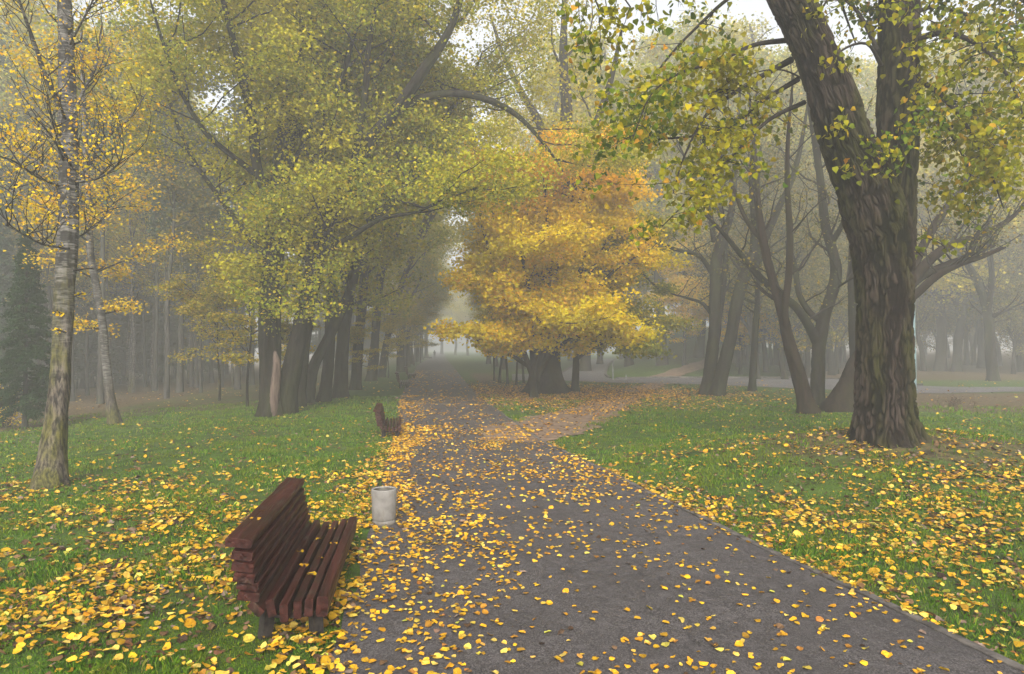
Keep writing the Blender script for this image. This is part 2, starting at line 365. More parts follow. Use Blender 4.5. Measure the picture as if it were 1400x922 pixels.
# ------------------------------------------------------------------ tree grower
class Tree:
    def __init__(s, base, seed=0, leaf=.13, flat=.5, tmpl=T_QUAD):
        s.base = np.array(base, float); s.tr = MB(); s.br = MB(); s.r = np.random.default_rng(seed)
        s.P = []; s.A = []; s.N = []; s.S = []; s.leaf = leaf; s.flat = flat; s.tmpl = tmpl
        s.droop = .5; s.tw = 1
    def limb(s, pts, rad, sides=10, k=4, thin=False, flare=0):
        Q = smooth_path(np.column_stack([pts, rad]), k)
        p, r = Q[:, :3], np.maximum(Q[:, 3], .004)
        if flare:
            hgt = p[:, 2]-p[0, 2]; r = r*(1+flare*np.exp(-hgt/.45))
            p = np.vstack([p[:1]-[0, 0, .4], p]); r = np.concatenate([r[:1]*1.15, r])
        d = None
        if sides >= 12 and not thin:
            a = np.linspace(0, 2*np.pi, sides, endpoint=False)
            hh = p[:, 2]
            X, Z = np.meshgrid(np.cos(a), hh); Y2, _ = np.meshgrid(np.sin(a), hh)
            nn = fbm(X*2.2+s.base[0], Y2*2.2, Z*.6, 2)-.5
            d = nn*r[:, None]*.35
            if sides >= 24:
                fr = 7.0; w_ = nn*3; cx, cy = X*r[:, None], Y2*r[:, None]
                n1 = noise(cx*fr*1.6+w_+5, cy*fr*1.6-w_, Z*.7+w_)
                d = d+(sst(np.abs(2*n1-1), 0, .4)-.6)*np.minimum(r[:, None]*.16, .05)
            if flare: d = d+np.abs(np.sin(a*2.5+s.base[0]))[None]*(r*.35*np.exp(-np.maximum(hh-s.base[2], 0)/.35))[:, None]
        V, f = tube_v(p, r, sides, d)
        (s.br if thin else s.tr).add(V, f)
        return p, r
    def walk(s, p0, d, L, n=6, up=.1, wob=.25):
        p = [np.array(p0, float)]; d = nrm(np.array(d, float))
        for i in range(n):
            d = nrm(d+s.r.normal(0, wob, 3)*.6+np.array([0, 0, up]))
            p.append(p[-1]+d*L/n)
        return np.array(p)
    def leafset(s, pts, n, spread, flat=None):
        """n leaves scattered round a twig polyline"""
        flat = s.flat if flat is None else flat
        if n <= 0: return
        t = s.r.uniform(.15, 1, n)**.8*(len(pts)-1); i = np.minimum(t.astype(int), len(pts)-2); fr = (t-i)[:, None]
        c = pts[i]*(1-fr)+pts[i+1]*fr
        off = s.r.normal(0, spread, (n, 3)); off[:, 2] *= flat
        s.P.append(c+off)
        ax = s.r.normal(0, 1, (n, 3)); ax[:, 2] = ax[:, 2]*.4*flat*2-s.droop
        s.A.append(ax)
        nn = s.r.normal(0, .55 if flat > .3 else .3, (n, 3)); nn[:, 2] += .7; s.N.append(nn)
        s.S.append(s.leaf*s.r.uniform(.65, 1.25, n))
    def spray(s, p0, d, L, r0, nl, spread, up=.0, sub=3):
        p = s.walk(p0, d, L, 5, up, .22)
        tube(s.br, p, np.linspace(r0, r0*.25, len(p)), 4)
        s.leafset(p, int(nl*.45), spread)
        for q in range(sub):
            k = s.r.integers(1, len(p)-1); dd = nrm(p[k+1]-p[k])+s.r.normal(0, .6, 3)*np.array([1, 1, .5+.5*s.flat])
            pp = s.walk(p[k], dd, L*s.r.uniform(.4, .65), 3, up, .25)
            tube(s.br, pp, np.linspace(r0*.5, r0*.15, len(pp)), 3)
            s.leafset(pp, int(nl*.55/sub), spread*.8)
    def clothe(s, p, r, n, L, nl, spread, t0=.2, up=.1, tilt=.3, sub=3, second=0):
        """sprays off a limb polyline; second>0 puts side branches first"""
        seg = np.linalg.norm(np.diff(p, axis=0), axis=1); cum = np.concatenate([[0], np.cumsum(seg)]); tot = cum[-1]
        for q in range(n):
            t = s.r.uniform(t0, 1)*tot; i = min(np.searchsorted(cum, t)-1, len(p)-2); i = max(i, 0)
            f = (t-cum[i])/max(seg[i], 1e-6); c = p[i]*(1-f)+p[i+1]*f
            ax = nrm(p[i+1]-p[i]); az = s.r.uniform(0, 2*np.pi)
            side = np.array([math.cos(az), math.sin(az), tilt]); d = nrm(side+ax*.45)
            rr = r[i]*.35
            if second:
                LL = L*s.r.uniform(.7, 1.3)
                b = s.walk(c, d, LL, 6, up, .3); rb = np.linspace(min(max(rr, .03*s.tw), .12*s.tw), .012*s.tw, len(b))
                tube(s.br, b, rb, 5)
                s.clothe(b, rb, second, LL*.42, nl//second, spread, .25, up*.5, tilt*.6, sub)
            else:
                s.spray(c, d, L*s.r.uniform(.6, 1.3), min(max(rr, .008*s.tw), .03*s.tw), nl, spread, up*.3, sub)
    def build(s, name, bark, leafm, label, cat='tree', group=None, twig=None, smooth=True):
        o = empty(name, s.base)
        if s.tr.v: s.tr.build('trunk', bark, o, s.base, smooth)
        if s.br.v: s.br.build('branches', twig or M['twig'], o, s.base, smooth)
        if s.P:
            mb = MB(); leaves(mb, np.vstack(s.P), np.vstack(s.A), np.vstack(s.N), np.concatenate(s.S), s.tmpl)
            mb.build('crown', leafm, o, s.base)
        return tag(o, label, cat, group)
def px_path(pts, Y, dY=0.0, wob=0.0, r=None):
    """[(px, py, radius px)...] on depth Y drifting by dY over its length"""
    n = len(pts); P = []; Rr = []
    for i, (a, b, c) in enumerate(pts):
        yy = Y+dY*i/max(n-1, 1)
        P.append(at(a, b, yy)); Rr.append(c*yy/F)
    return np.array(P), np.array(Rr)
# ------------------------------------------------------------------ ground
def lit_amount(x, y):
    a = .85*sst(XL(y)-x, 9, 15)*sst(y, 15, 24)
    a = np.maximum(a, .55*sst(XL(y)-x, 2, 4.5)*sst(y, 24, 29))
    a = np.maximum(a, .95*np.exp(-(((x-1.6)/6.5)**2+((y-35)/6.0)**2)**2))
    a = np.maximum(a, .8*np.exp(-(((x+3.5)/3.2)**2+((y-50)/16.0)**2)**2)*sst(x-XR(y), 0, 1.5))
    a = np.maximum(a, .65*np.exp(-(((x-HERO[0])/3.6)**2+((y-HERO[1]+.6)/2.4)**2)**2))
    a = np.maximum(a, .75*sst(x, 13, 17)*sst(y, 22, 26)*sst(y, 38, 34))
    a = np.maximum(a, .8*sst(x/np.maximum(y, 1), .33, .46)*sst(y, 46, 52))
    return a
ys = np.concatenate([np.arange(-58, -2, 4), np.arange(-2, 46, .3), 46*np.exp(np.linspace(0, math.log(400/46), 70))])
xs0 = np.concatenate([np.arange(0, 22, .3), 22*np.exp(np.linspace(0, math.log(300/22), 45))])
xs = np.concatenate([-xs0[:0:-1], xs0])
X, Y = np.meshgrid(xs, ys); Z = H(X, Y)
mb = MB(); nx = len(xs)
i = np.arange(len(ys)-1)[:, None]*nx+np.arange(nx-1)[None]
mb.add(np.stack([X, Y, Z], -1).reshape(-1, 3), np.stack([i, i+1, i+nx+1, i+nx], -1).reshape(-1, 4))
g = mb.build('ground', M['lawn'], smooth=True)
la = g.data.attributes.new('litter', 'FLOAT', 'POINT'); la.data.foreach_set('value', lit_amount(X, Y).ravel().astype(np.float32))
tag(g, kind='structure')

def sheet(name, mat, L, Rr, off, across=6, kind='structure', jag=0):
    """strip between two world polylines of equal length, draped on the terrain"""
    L = np.asarray(L, float); Rr = np.asarray(Rr, float)
    t = np.linspace(0, 1, across+1)[None, :, None]
    P = L[:, None, :2]*(1-t)+Rr[:, None, :2]*t
    if jag:
        w = (fbm(P[..., 0]*1.7, P[..., 1]*1.7, 9)-.5)*jag
        dirn = nrm(Rr[:, :2]-L[:, :2])[:, None]*(2*t-1)
        P = P+dirn*w[..., None]
    z = H(P[..., 0], P[..., 1])+off
    m = MB(); n = across+1
    i = np.arange(len(L)-1)[:, None]*n+np.arange(across)[None]
    m.add(np.concatenate([P, z[..., None]], -1).reshape(-1, 3), np.stack([i, i+1, i+n+1, i+n], -1).reshape(-1, 4))
    return tag(m.build(name, mat, smooth=True), kind=kind)
yy = np.concatenate([np.arange(-50, 0, 2), np.arange(0, 60, .25), np.arange(60, 330, 3)])
jl = (fbm(yy*1.3, yy*0, 1)-.5)*.25
sheet('footpath', M['asphalt'], np.column_stack([XL(yy)+jl, yy]), np.column_stack([XR(yy), yy]), .014, 8)
def ribbon(m, pts, w, h, off=0):
    """kerb: a low box section along a world polyline"""
    P = np.asarray(pts, float)[:, :2]; t = nrm(np.gradient(P, axis=0)); nn = np.column_stack([-t[:, 1], t[:, 0]])
    zz = H(P[:, 0], P[:, 1])+off
    prof = [(-w/2, -.08), (-w/2, h-.008), (-w/2+.01, h), (w/2-.01, h), (w/2, h-.008), (w/2, -.08)]
    V = np.stack([np.column_stack([P+nn*a, zz+b]) for a, b in prof], 1); k = len(prof)
    i = np.arange(len(P)-1)[:, None]*k+np.arange(k-1)[None]
    m.add(V.reshape(-1, 3), np.stack([i, i+1, i+k+1, i+k], -1).reshape(-1, 4))
yk = np.arange(1, 45, .25)
m = MB(); ribbon(m, np.column_stack([XR(yk)+.05+.02*np.sin(yk*2.1), yk]), .09, .032)
tag(m.build('kerb', M['kerb']), kind='structure')
# old seam across the path
m = MB()
for (py, xa, xb, w) in ((553, 548, 652, .10), (533, 602, 622, .12)):
    A = ground(xa, py); B = ground(xb, py); t = np.linspace(0, 1, 30)[:, None]; P = A*(1-t)+B*t
    P[:, 1] += (fbm(P[:, 0]*3, P[:, 0]*0, py)-.5)*.35
    ribbon(m, P, w, .022)
tag(m.build('path_joint', M['dirt']), kind='structure')
def gpx(pts, n=40):
    P = smooth_path(np.array([ground(a, b) for a, b in pts]), 6)
    s = np.linspace(0, len(P)-1, n); i = np.minimum(s.astype(int), len(P)-2); f = (s-i)[:, None]
    return P[i]*(1-f)+P[i+1]*f
top = gpx([(700, 512), (768, 512), (835, 518), (900, 517.5), (963, 517.5), (1125, 518.5), (1260, 528), (1400, 530), (1650, 531)], 90)
bot = gpx([(700, 521), (768, 521), (835, 524), (900, 525), (963, 526.5), (1125, 533), (1260, 538.5), (1400, 536.5), (1650, 542)], 90)
sheet('road', M['road'], top, bot, .03, 4)
pl = gpx([(762, 514), (775, 506), (787, 497), (792, 492)], 24); pr = gpx([(833, 518), (828, 510), (834, 497), (842, 491)], 24)
sheet('side_road', M['road'], pl, pr, .045, 5)
m = MB(); ribbon(m, pl, .22, .14); ribbon(m, np.vstack([pr[::-1]]), .22, .14)
ribbon(m, gpx([(843, 518.2), (900, 517.2), (963, 517.2), (1125, 518.2), (1260, 527.6)], 60), .2, .13)
tag(m.build('road_kerb', M['kerb']), kind='structure')
def track(name, pts, off, jag):
    C = smooth_path([np.append(ground(a, b)[:2], w) for a, b, w in pts], 8)
    t = nrm(np.gradient(C[:, :2], axis=0)); nn = np.column_stack([-t[:, 1], t[:, 0]])
    return sheet(name, M['dirt'], C[:, :2]+nn*C[:, 2:]/2, C[:, :2]-nn*C[:, 2:]/2, off, 6, jag=jag)
track('dirt_track', [(708, 605, 1.6), (728, 590, 2.8), (765, 577, 3.0), (805, 563, 2.2), (850, 546, 1.7), (885, 530, 1.5), (902, 524.5, 1.5)], .022, 1.1)
track('hill_track', [(905, 517, 2.2), (930, 509, 2.2), (965, 498, 2.4), (1000, 489, 2.4), (1030, 482, 2)], .10, .8)

# ------------------------------------------------------------------ grass and fallen leaves
def on_track(x, y):
    a = (x > XL(y)-.05) & (x < XR(y)+.06)
    C = np.array([ground(a_, b_) for a_, b_ in [(712, 600), (728, 590), (765, 577), (805, 563), (850, 546), (885, 530)]])
    b = np.zeros(len(x), bool)
    for c0, c1 in zip(C[:-1], C[1:]):
        d = c1[:2]-c0[:2]; t = np.clip(((x-c0[0])*d[0]+(y-c0[1])*d[1])/(d@d), 0, 1)
        b |= np.hypot(x-c0[0]-t*d[0], y-c0[1]-t*d[1]) < .85+.5*noise(x*2, y*2)
    return a | (b & (y > 14))
def wedge(n, r0, r1, ang=50, p=0):
    """points on the ground in a fan; density falls as 1/r^2"""
    r = r0*np.exp(rng.uniform(0, 1, n)*math.log(r1/r0)); a = R(1)*rng.uniform(-ang, ang, n)
    return r*np.sin(a), r*np.cos(a), r
x, y, r = wedge(430000, 3.0, 34)
patch = fbm(x*.9, y*.9, 5)
k = (~on_track(x, y)) & (rng.uniform(0, 1, len(x)) < (.25+1.5*sst(patch, .35, .62))*(1-.6*lit_amount(x, y)))
x, y, r = x[k], y[k], r[k]; n = len(x); z = H(x, y)
hgt = (.022+.035*sst(fbm(x*1.4, y*1.4, 8), .4, .65))*rng.uniform(.5, 1.3, n)*np.clip(1+(r-8)*.03, 1, 1.6)
wd = .0035*np.clip(r/5, .8, 6)
az = rng.uniform(0, 2*np.pi, n); lx, ly = np.cos(az), np.sin(az); lean = rng.uniform(.1, .9, n)*hgt
az2 = rng.uniform(0, 2*np.pi, n); wx, wy = np.cos(az2)*wd, np.sin(az2)*wd
B = np.stack([np.column_stack([x-wx, y-wy, z-.01]), np.column_stack([x+wx, y+wy, z-.01]),
              np.column_stack([x+wx*.7+lx*lean*.35, y+wy*.7+ly*lean*.35, z+hgt*.65]), np.column_stack([x+lx*lean, y+ly*lean, z+hgt])], 1)
m = MB(); m.add(B.reshape(-1, 3), np.arange(n*4).reshape(n, 4))
tag(m.build('grass', M['grass']), 'short green grass of the park lawns beside the path', 'grass', kind='stuff')

def scatter(x, y, size, mi, lift, flat=.35):
    n = len(x); z = H(x, y)+lift
    A = rng.normal(0, 1, (n, 3)); A[:, 2] *= .12
    N = rng.normal(0, flat, (n, 3)); N[:, 2] = 1
    flip = rng.uniform(0, 1, n) < .3; N[flip] *= -1
    zz = z+np.where(flip, .012, 0)
    P = np.column_stack([x, y, zz])-nrm(A)*np.asarray(size)[:, None]*.5
    return P, A, N, size, mi
def area(n, x0, x1, y0, y1): return rng.uniform(x0, x1, n), rng.uniform(y0, y1, n)
def litter_density(x, y):
    """share of candidate spots that carry a leaf, lawns only"""
    c = fbm(x*.8, y*.8, 21)
    left = sst(XL(y)-x, -.2, .1)
    d = np.where(x < XL(y), .14+.50*sst(y, 13, 6.5)+.6*sst(XL(y)-x, 1.3, .0)*sst(y, 22, 14), .10+.42*sst(y, 17.5, 12))
    d = np.where(y > 15, d*.5, d)
    d = np.where(x > XR(y), d*(.55+.45*sst(x-XR(y), .2, 2.0)), d)
    return d*(.30+1.3*sst(c, .36, .60))*(.4+1.2*sst(fbm(x*3.1, y*3.1, 50, 2), .35, .62))
out = []
for (n, y0, y1, hw, s, rho) in ((36000, 2.2, 7, 8.5, .062, 1), (60000, 7, 13, 13.5, .066, 1), (75000, 13, 24, 23, .072, .8), (60000, 24, 48, 36, .095, .5)):
    x, y = area(n, -hw, hw, y0, y1)
    k = (~on_track(x, y)) & (rng.uniform(0, 1, n) < litter_density(x, y)*rho)
    x, y = x[k], y[k]; n = len(x); c = rng.uniform(0, 1, n); br = .50+.35*lit_amount(x, y)
    mi = np.where(c < br*.85, 2, np.where(c < br*.85+.16, 1, 0))
    lift = np.where(mi == 2, .012, rng.uniform(.018, .045, n))
    out.append(scatter(x, y, s*rng.uniform(.4, 1.3, n)**1.0*np.where(rng.uniform(0, 1, n) < .12, 1.35, 1), mi, lift, .5))
# extra carpet under the maple and in the woodland edge
x, y = rng.normal(1.6, 5, 22000), rng.normal(35, 4.5, 22000); k = (x > XR(y)) & (y > 25); x, y = x[k], y[k]
out.append(scatter(x, y, .10*rng.uniform(.6, 1.3, len(x)), np.where(rng.uniform(0, 1, len(x)) < .55, 2, 1), .02))
C_ = np.array([ground(a_, b_) for a_, b_ in [(712, 600), (728, 590), (765, 577), (805, 563), (850, 546), (885, 530)]])
q_ = rng.integers(0, 5, 4500); t_ = rng.uniform(0, 1, 4500); x = C_[q_, 0]*(1-t_)+C_[q_+1, 0]*t_+rng.normal(0, .9, 4500); y = C_[q_, 1]*(1-t_)+C_[q_+1, 1]*t_+rng.normal(0, .9, 4500)
k = ((x < XL(y)) | (x > XR(y))) & (rng.uniform(0, 1, 4500) < .10+.5*sst(y, 20, 26)*sst(fbm(x, y, 77), .4, .6)); x, y = x[k], y[k]
out.append(scatter(x, y, .085*rng.uniform(.6, 1.3, len(x)), np.where(rng.uniform(0, 1, len(x)) < .4, 2, 1), .035))
# leaves on the path
for (n, y0, y1, s, rho) in ((5200, 2.2, 9, .058, 1), (9500, 9, 18, .064, 1), (8500, 18, 34, .085, 1), (3500, 34, 70, .12, 1)):
    y = rng.uniform(y0, y1, n); u = rng.uniform(0, 1, n); x = XL(y)*(1-u)+XR(y)*u
    c = fbm(x*1.6, y*1.1, 33)
    w = np.where(y < 12, .22+.95*sst(u, .48, .02)+.15*sst(u, .9, 1), .30+.5*sst(u, .4, 0))
    w = w*np.where(y > 21, .33, 1)*(.35+1.3*sst(c, .35, .65))
    k = rng.uniform(0, 1, n) < w; x, y = x[k], y[k]; n = len(x)
    mi = np.where(rng.uniform(0, 1, n) < np.where(y > 11, .75, .45), 1, 0); mi[rng.uniform(0, 1, n) < .06] = 2
    out.append(scatter(x, y, s*rng.uniform(.55, 1.3, n), mi, .022, .28))
# banked up along both path edges and round the hero trunk
y = 3+17*rng.uniform(0, 1, 2600)**.9; side = rng.uniform(0, 1, 2600) < .62
x = np.where(side, XL(y)-np.abs(rng.normal(0, .28, 2600))+.12, XR(y)+.05+np.abs(rng.normal(0, .1, 2600)))
k = rng.uniform(0, 1, 2600) < sst(fbm(x*1.5, y*1.5, 91), .38, .62); x, y = x[k], y[k]
out.append(scatter(x, y, .064*rng.uniform(.5, 1.4, len(x)), rng.choice([0, 1, 2], len(x), p=[.5, .25, .25]), .03))
m = MB()
for P, A, N, S, mi in out: leaves(m, P, A, N, S, T_DRY, mi)
tag(m.build('fallen_leaves', [M['lit_yellow'], M['lit_orange'], M['lit_brown']]), 'yellow, orange and brown fallen leaves strewn over lawns and path', 'fallen leaves', kind='stuff')

# ------------------------------------------------------------------ benches
def beam(mb, cx, cz, w, h, y0, y1, tilt=0, ch=.007, seed=0):
    """board along local y; cross-section w x h, corners chamfered, slightly warped"""
    rr = np.random.default_rng(seed); n = 14
    a, b = w/2, h/2; pr = np.array([(-a+ch, -b), (a-ch, -b), (a, -b+ch), (a, b-ch), (a-ch, b), (-a+ch, b), (-a, b-ch), (-a, -b+ch)])
    c, s = math.cos(tilt), math.sin(tilt); pr = np.column_stack([pr[:, 0]*c-pr[:, 1]*s, pr[:, 0]*s+pr[:, 1]*c])
    V = []
    for q, y in enumerate(np.linspace(y0, y1, n)):
        e = .996 if q in (0, n-1) else 1
        o = rr.normal(0, .0012, 2)+np.array([math.sin(q*.45+seed)*.002, math.cos(q*.5+seed)*.002])
        for px_, pz in pr*e+rr.normal(0, .0008, (8, 2)): V.append((cx+px_+o[0], y, cz+pz+o[1]))
    i = np.arange(n-1)[:, None]*8; j = np.arange(8)[None]; k = (j+1) % 8
    mb.add(V, np.stack([i+j, i+k, i+8+k, i+8+j], -1).reshape(-1, 4))
    mb.add([V[q] for q in range(8)], [[7, 6, 5, 4, 3, 2, 1, 0]]); mb.add([V[8*(n-1)+q] for q in range(8)], [list(range(8))])
def make_bench(label):
    o = empty('park_bench', (0, 0, 0)); L = 1.31
    m = MB()
    for q, (cx, cz, w, h, tl) in enumerate([(-.235, .285, .065, .13, .75), (-.125, .275, .068, .14, .2), (-.015, .255, .066, .14, .05), (.085, .258, .066, .14, 0), (.180, .272, .066, .14, -.05)]):
        beam(m, cx, cz, w, h, -L+.03*math.sin(q*2.3), L+.02*math.cos(q*1.7), tl, seed=q)
    m.build('seat', M['wood'], o)
    m = MB(); beam(m, .285, .285, .092, .165, -L-.01, L, -.05, .014, 9); m.build('front_rail', M['wood'], o)
    m = MB()
    for q in range(5):
        z = .385+q*.081; beam(m, -.295-q*.014, z, .17+.008*math.sin(q*3), .070, -L+.02*math.sin(q*2), L-.01*q, -.16, seed=20+q)
    m.build('backrest', M['wood'], o)
    m = MB(); beam(m, -.385, .805, .215, .075, -L+.05, L+.02, -.14, .014, 30); m.build('top_rail', M['wood'], o)
    for yy_ in (-1.16, 1.16):
        for (x0, x1, z0, z1, w) in ((-.20, -.17, -.06, .24, .10), (.22, .21, -.06, .21, .10)):
            m = MB(); tube(m, [(x0, yy_, z0), (x0, yy_, z0+.02), ((x0+x1)/2, yy_, (z0+z1)/2), (x1, yy_, z1)], [w*.62]*4, 4); m.build('leg', M['iron'], o)
        m = MB()
        P = smooth_path([(.27, yy_, .185), (.05, yy_, .165), (-.16, yy_, .18), (-.24, yy_, .24), (-.27, yy_, .34), (-.33, yy_, .60), (-.385, yy_, .77)], 4)
        tube(m, P, [.022]*len(P), 6); m.build('bracket', M['iron'], o)
    return tag(o, label, 'bench', 'slatted park benches along the path edge')
def set_on_path(o, x, y, rz):
    o.location = (x, y, float(H(x, y))+.005); o.rotation_euler = (0, 0, rz)
bench = make_bench('large dark red-brown slatted bench in front, with a few leaves on its seat')
BR = R(7.9); set_on_path(bench, -2.01, 6.84, BR)
for (px, py, lab, rz) in ((534, 592, 'dark bench behind the whitewashed bin, seen end-on with a pale worn top rail', 9),
                          (552, 529, 'small misty bench, nearer one of the pair below the leaning poplars', 9),
                          (562, 517, 'small misty bench, farther one of the pair below the leaning poplars', 9),
                          (588, 490.5, 'pale faint bench beside the far walker at the end of the path', 9)):
    p = ground(px, py); b = copy_tree(bench, p, R(rz), .88 if py > 560 else 1.05, lab)
    b.location.z += .005
# leaves resting on the seat and the top rail
for q, (lx, ly, lz, a, s) in enumerate([(-.015, -.35, .338, .3, .07), (.09, -.62, .338, 1.2, .075), (.10, -.15, .338, 2.0, .06), (.18, .3, .352, .6, .065), (.0, .55, .338, 2.6, .06),
                                        (-.12, .05, .356, 1.1, .06), (-.40, -.62, .856, .4, .075), (-.42, -.30, .856, 2.2, .06), (.085, .95, .338, .2, .06)]):
    m = MB(); s *= 1.35; leaves(m, [[0, -s/2, 0]], [[.0, 1, .03]], [[.1, .0, 1]], [s], T_DRY)
    o = m.build('fallen_leaf', M['lit_yellow'] if q % 3 else M['lit_orange'])
    c, sn = math.cos(BR), math.sin(BR)
    o.location = (bench.location.x+lx*c-ly*sn, bench.location.y+lx*sn+ly*c, bench.location.z+lz-.018); o.rotation_euler = (0, 0, a)
    tag(o, 'yellow leaf lying on the top rail of the large bench' if lz > .8 else 'yellow leaf lying on the seat slats of the large bench', 'leaf', 'leaves on the bench')

# ------------------------------------------------------------------ litter bin
def lathe(mb, prof, n=48, wob=.0):
    a = np.linspace(0, 2*np.pi, n, endpoint=False); V = []
    for k_, (r_, z_) in enumerate(prof):
        w = 1+wob*(fbm(np.cos(a)*3, np.sin(a)*3, z_*8)-.5)
        V.append(np.column_stack([np.cos(a)*r_*w, np.sin(a)*r_*w, np.full(n, z_)]))
    i = np.arange(len(prof)-1)[:, None]*n; j = np.arange(n)[None]; k = (j+1) % n
    mb.add(np.vstack(V), np.stack([i+j, i+k, i+n+k, i+n+j], -1).reshape(-1, 4))
p = ground(525, 717); o = empty('litter_bin', p)
m = MB(); lathe(m, [(.150, .075), (.158, .09), (.163, .2), (.167, .35), (.171, .470), (.168, .482), (.150, .484), (.142, .47)], 64, .03); m.build('body', M['bin'], o, smooth=True)
m = MB(); lathe(m, [(.142, .47), (.138, .3), (.134, .12), (.06, .115), (.0005, .115)], 48); m.build('liner', M['bin_in'], o, smooth=True)
m = MB(); lathe(m, [(.0005, .0), (.152, -.02), (.158, .01), (.157, .05), (.150, .062), (.140, .078)], 64, .02); m.build('base', M['bin'], o, smooth=True)
tag(o, 'round whitewashed concrete litter bin on the leaf-strewn path edge', 'litter bin')

# ------------------------------------------------------------------ posts
def post(name, px, py0, py1, rbase, rtop, mat, label, cat, head=False):
    p = ground(px, py0); t = at(px, py1, p[1]); h = t[2]-p[2]
    o = empty(name, p)
    m = MB(); lathe(m, [(.0005, -.1), (rbase, -.1), (rbase, h*.22), (rbase*.95, h*.23), (rtop*1.15, h*.24), (rtop, h), (.0005, h)], 14); m.build('pole', mat, o, smooth=False)
    m = MB(); lathe(m, [(.0005, 0), (rbase*1.6, 0), (rbase*1.6, .04), (rbase*1.05, .07), (.0005, .07)], 14); m.build('base_plate', mat, o)
    if head:
        m = MB(); tube(m, smooth_path([(0, 0, h-.1), (0, 0, h+.4), (-.3, 0, h+.8), (-1.0, 0, h+.95)], 4), [.035]*13, 8); m.build('arm', mat, o, smooth=True)
        m = MB(); tube(m, [(-.9, 0, h+.95), (-1.0, 0, h+.97), (-1.35, 0, h+.97), (-1.6, 0, h+.93)], [.03, .09, .11, .02], 10); m.build('lamp_head', M['grey_metal'], o, smooth=True)
    return tag(o, label, cat)
post('tall_pole', 1250, 534, 290, .11, .07, M['blue'], 'tall pale blue pole just behind the right edge of the big furrowed trunk', 'pole')
post('tall_pole', 1357, 521, 440, .13, .10, M['blue'], 'pale blue pole partly hidden behind the curved trunk across the road', 'pole')
post('thin_post', 838, 519.5, 494, .045, .04, M['grey_metal'], 'thin dark post at the corner where the side road meets the road', 'post')
post('thin_post', 856, 519.5, 512.5, .045, .04, M['grey_metal'], 'short dark stub of a post on the far road kerb', 'post')
# ------------------------------------------------------------------ the big furrowed poplar in front
HB = ground(1213, 597)
HY = HB[1]
o = empty('poplar_tree', HB)
def hero_limb(mb, fur, pts, Y0, dY, sides, k, flare=0, seed=0):
    P, r = px_path(pts, Y0, dY); r = r*.93; Q = smooth_path(np.column_stack([P, r]), k); p, r = Q[:, :3], Q[:, 3]
    a = np.linspace(0, 2*np.pi, sides, endpoint=False)
    s = np.concatenate([[0], np.cumsum(np.linalg.norm(np.diff(p, axis=0), axis=1))])
    A, S = np.meshgrid(a, s); rm = r.mean()
    cx, cy = np.cos(A)*rm, np.sin(A)*rm
    w = fbm(cx*3+seed, cy*3, S*1.2, 3)-.5
    w2 = fbm(cx*7+seed, cy*7, S*3.5+9, 2)-.5
    n1 = noise(cx*13.5+w*5+w2*2.2+seed, cy*13.5+w*5-w2*2.2, S*.85+w*1.5); n2 = noise(cx*34+w2*5, cy*34, S*3.2+seed)
    f = sst(np.abs(2*n1-1), .0, .36)*(.35+.65*sst(np.abs(2*n2-1), 0, .5))          # 0 in a furrow, 1 on a ridge
    d = (f-.55)*.065*min(1, rm/.45)+(fbm(cx*1.3+seed, cy*1.3, S*.6, 2)-.5)*rm*.30
    hh = np.maximum(p[:, 2]-HB[2], 0)[:, None]
    if flare: d = d+np.exp(-hh/.38)*(.16+.20*np.abs(np.sin(A*3.5+1))**1.5+.10*np.sin(A*2))*r[:, None]*flare
    V, fc = tube_v(p, r, sides, d); mb.add(V, fc); fur.append(f.ravel())
m = MB(); fur = []
hero_limb(m, fur, [(1213, 625, 47), (1212, 600, 44), (1211, 570, 41), (1210, 520, 39), (1209, 450, 38), (1208, 390, 38), (1204, 330, 40), (1194, 290, 42), (1180, 250, 38), (1160, 200, 33), (1140, 140, 31), (1118, 80, 30), (1095, 30, 29.5), (1072, -20, 28), (1050, -80, 26), (1030, -150, 22), (1020, -260, 17), (1015, -380, 11), (1010, -520, 5)], HY, -1.0, 360, 26, 1, 0)
hero_limb(m, fur, [(1224, 380, 24), (1226, 330, 25), (1227, 280, 26), (1227, 200, 26.5), (1228, 120, 27), (1229, 40, 27), (1230, -40, 25), (1238, -140, 21), (1250, -260, 16), (1258, -380, 10), (1262, -500, 4)], HY, .5, 150, 22, 0, 7)
tr = m.build('trunk', M['bark_near'], o, HB, True)
at2 = tr.data.attributes.new('furrow', 'FLOAT', 'POINT'); at2.data.foreach_set('value', np.concatenate(fur).astype(np.float32))
T = Tree(HB, 11, .100, .8, T_HEART); T.droop = 1.0
def hb(pts, dY, n, L, nl, spread, Y0=HY, **k):
    P, r = px_path(pts, Y0, dY); p, rr = T.limb(P, r, 7, 4, thin=True)
    T.clothe(p, rr, n, L, nl, spread, **k)
# left side
hb([(1082, 82, 5), (1040, 105, 3.4), (1000, 130, 3), (965, 158, 2.2), (935, 215, 1.4), (920, 265, .8)], -1.2, 17, 1.1, 47, .17, t0=.25, up=-.25)
hb([(1078, 55, 4), (1030, 62, 3), (980, 85, 2.4), (930, 100, 1.8), (890, 130, 1.2), (865, 190, .7)], -2.0, 19, 1.0, 53, .17, t0=.3, up=-.3)
hb([(1092, 108, 4), (1040, 140, 2.6), (1000, 172, 2.2), (950, 186, 1.8), (905, 190, 1.3), (875, 193, .7)], .8, 15, .9, 47, .16, t0=.3, up=-.3)
hb([(1100, 140, 3.5), (1050, 165, 2.6), (1000, 215, 1.8), (950, 265, 1.2), (905, 310, .7)], -.8, 16, .8, 47, .16, t0=.4, up=-.25)
hb([(1060, 0, 4), (1010, -10, 3), (950, 40, 2), (905, 90, 1.5), (870, 150, .8)], 1.6, 13, 1.1, 47, .18, t0=.3, up=-.25)
